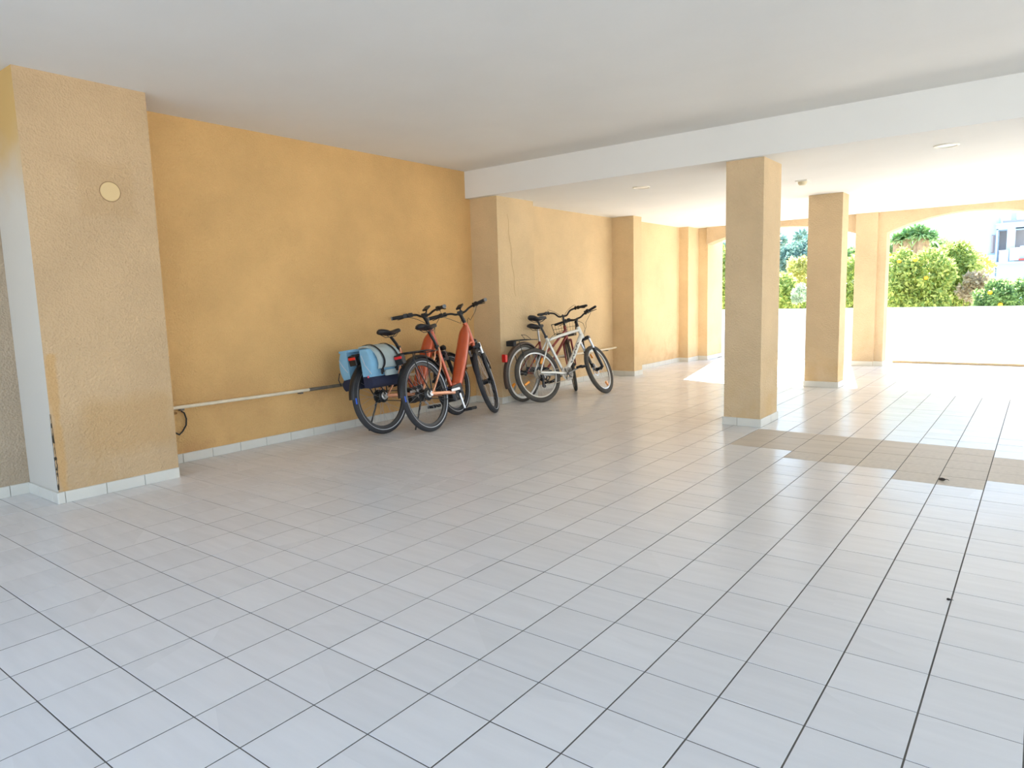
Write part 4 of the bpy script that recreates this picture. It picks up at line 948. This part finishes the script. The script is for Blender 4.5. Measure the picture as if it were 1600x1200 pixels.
# ---- dark red city bicycle behind it
def city(rc, fc, lean, steer, label):
    R, tr = 0.343, 0.021; L_ = 1.03
    t, Mx = bike_root('city_bicycle', rc, fc, lean, label)
    W = warp_fn(0.05, 0.0, 0.0); top, bot = W(Vector((0.850, 0, 0.850))), W(Vector((0.900, 0, 0.690))); sf = steer_fn(top, bot, steer); I = lambda v: v
    fn = lambda v: sf(W(v))
    rh = Vector((0, 0, R)); fh = Vector((L_, 0, R)); bb = Vector((0.42, 0, 0.285))
    f = MB()
    f.tube([(0.43, 0, 0.30), (0.62, 0, 0.45), (0.885, 0, 0.735)], 0.017, 12)
    f.tube([(0.345, 0, 0.50), (0.60, 0, 0.62), (0.865, 0, 0.805)], 0.016, 12)
    f.tube([(0.42, 0, 0.30), (0.335, 0, 0.70)], 0.0155, 12)
    f.tube([(0.846, 0, 0.865), (0.850, 0, 0.850), (0.900, 0, 0.690), (0.903, 0, 0.68)], 0.019, 12)
    f.lathe(bb, (0, 1, 0), [(0.02, -0.037), (0.024, -0.036), (0.024, 0.036), (0.02, 0.037)], 16)
    frame = f.xf(W).build('frame', DKRED, t, smooth=True, angle=50)
    for s in (-1, 1):
        MB().tube([(0.340, s * 0.014, 0.68), (0.22, s * 0.05, 0.56), (0.0, s * 0.062, 0.355)], 0.0075, 8).build('seat_stay', DKRED, frame, smooth=True)
        MB().tube([(0.0, s * 0.062, 0.345), (0.40, s * 0.034, 0.29)], 0.009, 8).build('chain_stay', DKRED, frame, smooth=True)
    MB().tube([(0.335, 0, 0.69), (0.305, 0, 0.85)], 0.0125, 10).build('seatpost', ALU, t, smooth=True)
    saddle(t, (0.285, 0, 0.88), -0.02, 0.26, 0.19, SADD)
    wheel(t, 'rear_wheel', rh, R, tr, I, RUB_M, RIMS, hub=0.026, refl=((212, 0.24, 0.030), (30, 0.24, 0.03)))
    fender(t, rh, R + 0.018, 15, 205, 0.028, BROWNF)
    lm = MB().obox((-0.355, 0, 0.545), (0, 0, 1), (0, 1, 0), (1, 0, 0), 0.045, 0.026, 0.018, 0.8).build('tail_lamp', REDL, t)
    rk = MB(); zr = 0.735
    for s in (-1, 1):
        rk.tube(smooth_pts([(0.24, s * 0.04, zr - 0.01), (0.10, s * 0.055, zr), (-0.20, s * 0.055, zr), (-0.24, 0, zr)], 4), 0.005, 8)
        rk.tube([(-0.15, s * 0.057, zr), (0.0, s * 0.066, 0.36)], 0.0045, 8)
    for x in (-0.15, 0.0, 0.12): rk.tube([(x, -0.055, zr), (x, 0.055, zr)], 0.004, 8)
    rk.tube(smooth_pts([(0.10, -0.045, zr + 0.005), (0.02, -0.03, zr + 0.055), (-0.02, 0.0, zr + 0.06), (0.02, 0.03, zr + 0.055), (0.10, 0.045, zr + 0.005)], 4), 0.003, 6)
    rack = rk.build('rack', BLK, t, smooth=True)
    MB().obox((-0.225, 0, zr - 0.03), (0, 1, 0), (1, 0, 0), (0, 0, 1), 0.055, 0.030, 0.030).build('battery_box', BLKM, rack)
    fk = MB().obox((0.912, 0, 0.672), (0, 1, 0), (1, 0, 0), (0, 0, 1), 0.055, 0.018, 0.016, 0.8).xf(fn).build('fork', DKRED, t, smooth=True)
    for s in (-1, 1):
        MB().tube([Vector(p) for p in ((0.912, s * 0.050, 0.675), (0.96, s * 0.055, 0.52), (0.995, s * 0.056, 0.42), (L_, s * 0.056, R))], [0.014, 0.013, 0.011, 0.009], 10).xf(fn).build('fork_leg', DKRED, fk, smooth=True)
    wheel(t, 'front_wheel', fh, R, tr, fn, RUB_M, RIMS, hub=0.024, refl=((100, 0.24, 0.03),))
    fender(t, fh, R + 0.018, -30, 125, 0.028, BROWNF, fn)
    st = MB().tube([Vector(p) for p in ((0.846, 0, 0.87), (0.828, 0, 0.945), (0.822, 0, 0.985), (0.850, 0, 1.0))], 0.013, 10).xf(fn).build('stem', BLK, t, smooth=True)
    bars(t, (0.855, 0, 0.99), 0.31, 0.17, 0.07, BLK, fn, BLKM, n_=0.0155, downs=0.0)
    # wire basket in front of the handlebar
    bk = MB(); x0, x1, w0, z0, z1 = 0.93, 1.17, 0.16, 0.72, 0.91
    for z, g in ((z0, 0.82), (z0 + 0.06, 0.88), (z0 + 0.12, 0.94), (z1, 1.0)):
        m_ = (x0 + x1) / 2; hx = (x1 - x0) / 2 * g; bk.tube([(m_ - hx, -w0 * g, z), (m_ + hx, -w0 * g, z), (m_ + hx, w0 * g, z), (m_ - hx, w0 * g, z)], 0.0035 if z in (z0, z1) else 0.0018, 6, closed=True)
    for k in range(9):
        u = k / 8
        for (ax_, ay_) in ((x0 + (x1 - x0) * u, -w0), (x0 + (x1 - x0) * u, w0), (x0, -w0 + 2 * w0 * u), (x1, -w0 + 2 * w0 * u)):
            m_ = (x0 + x1) / 2; bk.tube([(ax_, ay_, z1), (m_ + (ax_ - m_) * 0.82, ay_ * 0.82, z0)], 0.0014, 4)
        bk.tube([(x0 + 0.02 + (x1 - x0 - 0.04) * u, -w0 * 0.82, z0), (x0 + 0.02 + (x1 - x0 - 0.04) * u, w0 * 0.82, z0)], 0.0016, 4)
    bsk = bk.xf(fn).build('basket', mat('basket_wire', S(96, 88, 76), 0.5, metal=0.4), t)
    MB().obox((1.04, 0, 0.755), (0, 1, 0), (1, 0, 0), (0, 0, 1), 0.12, 0.09, 0.030).xf(fn).build('basket_pad', BLKM, bsk)
    for s in (-1, 1): cable(t, [(0.80, s * 0.20, 1.06), (0.92, s * 0.16, 1.10), (0.97, s * 0.03, 1.0), (0.89, 0, 0.80)], fn, 0.0022)
    crank(t, bb, math.radians(160), 0.165, ALU, 0.080, BLK)
    MB().obox((0.21, -0.052, 0.365), (1, 0, -0.1), (0, 1, 0), (0.1, 0, 1), 0.22, 0.008, 0.030).build('chain_case', BLKM, t)
    MB().tube([(0.0, 0.066, 0.33), (-0.03, 0.11, 0.17), (-0.06, 0.15, 0.03)], 0.007, 8).build('kickstand', ALU, t, smooth=True)
    n0 = fn(fh + Vector((0, 1, 0))) - fn(fh)
    finish(t, Mx, (fn(fh), n0), R, tr, L_)
    return t
city((-4.868, 6.541), 0.5, 0.3, 37.5, 'dark red city bicycle between the wall and the white mountain bicycle')

# ---------------------------------------------------------------- panniers on the first bicycle's rack
PB = mat('pannier_sky_blue', S(128, 178, 206), 0.75, bump=0.25, bscale=90, vary=0.05, vscale=14)
PN = mat('pannier_navy', S(34, 38, 62), 0.8, bump=0.25, bscale=90)
PG = mat('pannier_grey_flap', S(166, 180, 180), 0.7, bump=0.3, bscale=40, vary=0.05, vscale=10)
PK = mat('pannier_black', S(24, 24, 28), 0.8, bump=0.2, bscale=90)
def pannier(side, label):
    """bag hanging on one side of the rack; local axes are those of bicycle A"""
    t = empty('pannier_bag', (0, 0, 0)); tag(t, label, 'bag')
    s = side; x0, x1 = -0.27, 0.10
    # cross-section profile in (y, z): inner straight, outer bulging
    def body(x, g, z0, z1, bulge, nn=9):
        yi = 0.082
        P = [(yi, z0 + 0.01)]
        for k in range(nn):
            u = k / (nn - 1); z = z0 + (z1 - z0) * u
            P.append((yi + bulge * g * (math.sin(PI * (0.18 + 0.66 * u)) ** 0.55), z))
        P.append((yi, z1))
        return [(x, s * y, z) for y, z in P]
    def loft(name, m, secs, par=t):
        vs = []; k = len(secs[0])
        for sc_ in secs: vs += sc_
        fs = [(i * k + j, i * k + (j + 1) % k, (i + 1) * k + (j + 1) % k, (i + 1) * k + j) for i in range(len(secs) - 1) for j in range(k)]
        fs += [tuple(reversed(range(k))), tuple(range((len(secs) - 1) * k, len(secs) * k))]
        return MB().add(vs, fs).build(name, m, par, smooth=True, angle=50)
    xs = [(x0, 0.86), (x0 + 0.015, 0.97), (x0 + 0.05, 1.0), (x0 + 0.18, 1.04), (x1 - 0.05, 1.0), (x1 - 0.012, 0.95), (x1, 0.82)]
    bd = loft('body', PB, [body(x, g, 0.545, 0.80, 0.135) for x, g in xs])
    loft('base', PN, [body(x, g, 0.445, 0.556, 0.128 if 1 else 0) for x, g in xs])
    # grey lid over the outer face
    if s < 0:
        lid = MB(); n1, n2 = 9, 14; vs = []; fs = []
        for th_ in (0.0, 0.014):
            for i in range(n1):
                x = x0 + 0.055 + (x1 - x0 - 0.065) * i / (n1 - 1)
                for j in range(n2):
                    u = j / (n2 - 1)
                    # from the rack centre over the shoulder and down to z 0.60
                    P = [(0.02, 0.815), (0.06, 0.822), (0.11, 0.818), (0.16, 0.80), (0.205, 0.765), (0.235, 0.71), (0.240, 0.655), (0.225, 0.61)]
                    q_ = u * (len(P) - 1); a = int(min(q_, len(P) - 2)); w = q_ - a; y = P[a][0] * (1 - w) + P[a + 1][0] * w; z = P[a][1] * (1 - w) + P[a + 1][1] * w
                    e = 0.012 * (math.sin(PI * i / (n1 - 1)) ** 0.5)
                    vs.append((x, s * (y + (e + th_) * u), z + (e * 0.6 + th_) * (1 - u * 0.6)))
        for L0 in range(2):
            o = L0 * n1 * n2
            for i in range(n1 - 1):
                for j in range(n2 - 1): fs.append((o + i * n2 + j, o + i * n2 + j + 1, o + (i + 1) * n2 + j + 1, o + (i + 1) * n2 + j))
        o = n1 * n2
        for i in range(n1 - 1): fs += [(i * n2, (i + 1) * n2, o + (i + 1) * n2, o + i * n2), (i * n2 + n2 - 1, (i + 1) * n2 + n2 - 1, o + (i + 1) * n2 + n2 - 1, o + i * n2 + n2 - 1)]
        for j in range(n2 - 1): fs += [(j, j + 1, o + j + 1, o + j), ((n1 - 1) * n2 + j, (n1 - 1) * n2 + j + 1, o + (n1 - 1) * n2 + j + 1, o + (n1 - 1) * n2 + j)]
        lid.add(vs, fs).build('lid', PG, t, smooth=True, angle=50)
        MB().obox(((x0 + x1) / 2 + 0.03, s * 0.228, 0.568), (1, 0, 0), (0, 0, 1), (0, 1, 0), 0.075, 0.026, 0.012, 0.85).build('pocket', PG, t, smooth=True)
        for x in (x0 + 0.11, x1 - 0.075):
            P = smooth_pts([(x, s * 0.03, 0.838), (x, s * 0.11, 0.842), (x, s * 0.175, 0.818), (x + 0.0, s * 0.232, 0.770), (x, s * 0.266, 0.705), (x - 0.006, s * 0.268, 0.645), (x - 0.012, s * 0.232, 0.598), (x - 0.004, s * 0.222, 0.560)], 4)
            MB().tube(P, 0.003, 8, ry=0.012, upv=(0, 0, 1)).build('strap', PK, t, smooth=True)
            MB().obox((x - 0.012, s * 0.238, 0.592), (0, 0, 1), (1, 0, 0), (0, 1, 0), 0.018, 0.014, 0.007).build('buckle', PK, t)
    else:
        MB().obox(((x0 + x1) / 2, s * 0.13, 0.808), (1, 0, 0), (0, 1, 0), (0, 0, 1), 0.175, 0.075, 0.012).build('lid', PB, t, smooth=True)
        MB().tube([(x0 + 0.02, s * 0.232, 0.62), (x0 - 0.0, s * 0.236, 0.56), (x0 + 0.01, s * 0.226, 0.50)], 0.004, 8).build('strap', PK, t)
    # pale piping running down across the end panel
    MB().tube([(x0 - 0.002, s * 0.190, 0.735 if s > 0 else 0.74), (x0 - 0.004, s * 0.15, 0.675), (x0 - 0.002, s * 0.100, 0.615)] if s > 0 else [(x0 - 0.002, s * 0.10, 0.75), (x0 - 0.003, s * 0.13, 0.66), (x0 - 0.002, s * 0.195, 0.575)], 0.003, 6).build('piping', REFS, t)
    if s < 0: MB().obox((x0 - 0.003, s * 0.150, 0.552), (0, 1, 0), (0, 0, 1), (1, 0, 0), 0.008, 0.010, 0.003).build('cloth_tag', mat('red_tag', S(226, 96, 110), 0.7), t)
    t.matrix_world = ebA.matrix_world.copy()
    return t
pannier(-1, 'sky blue and navy pannier with grey lid and black straps, room side of rack')
pannier(1, 'sky blue and navy pannier hanging on the wall side of the rack')
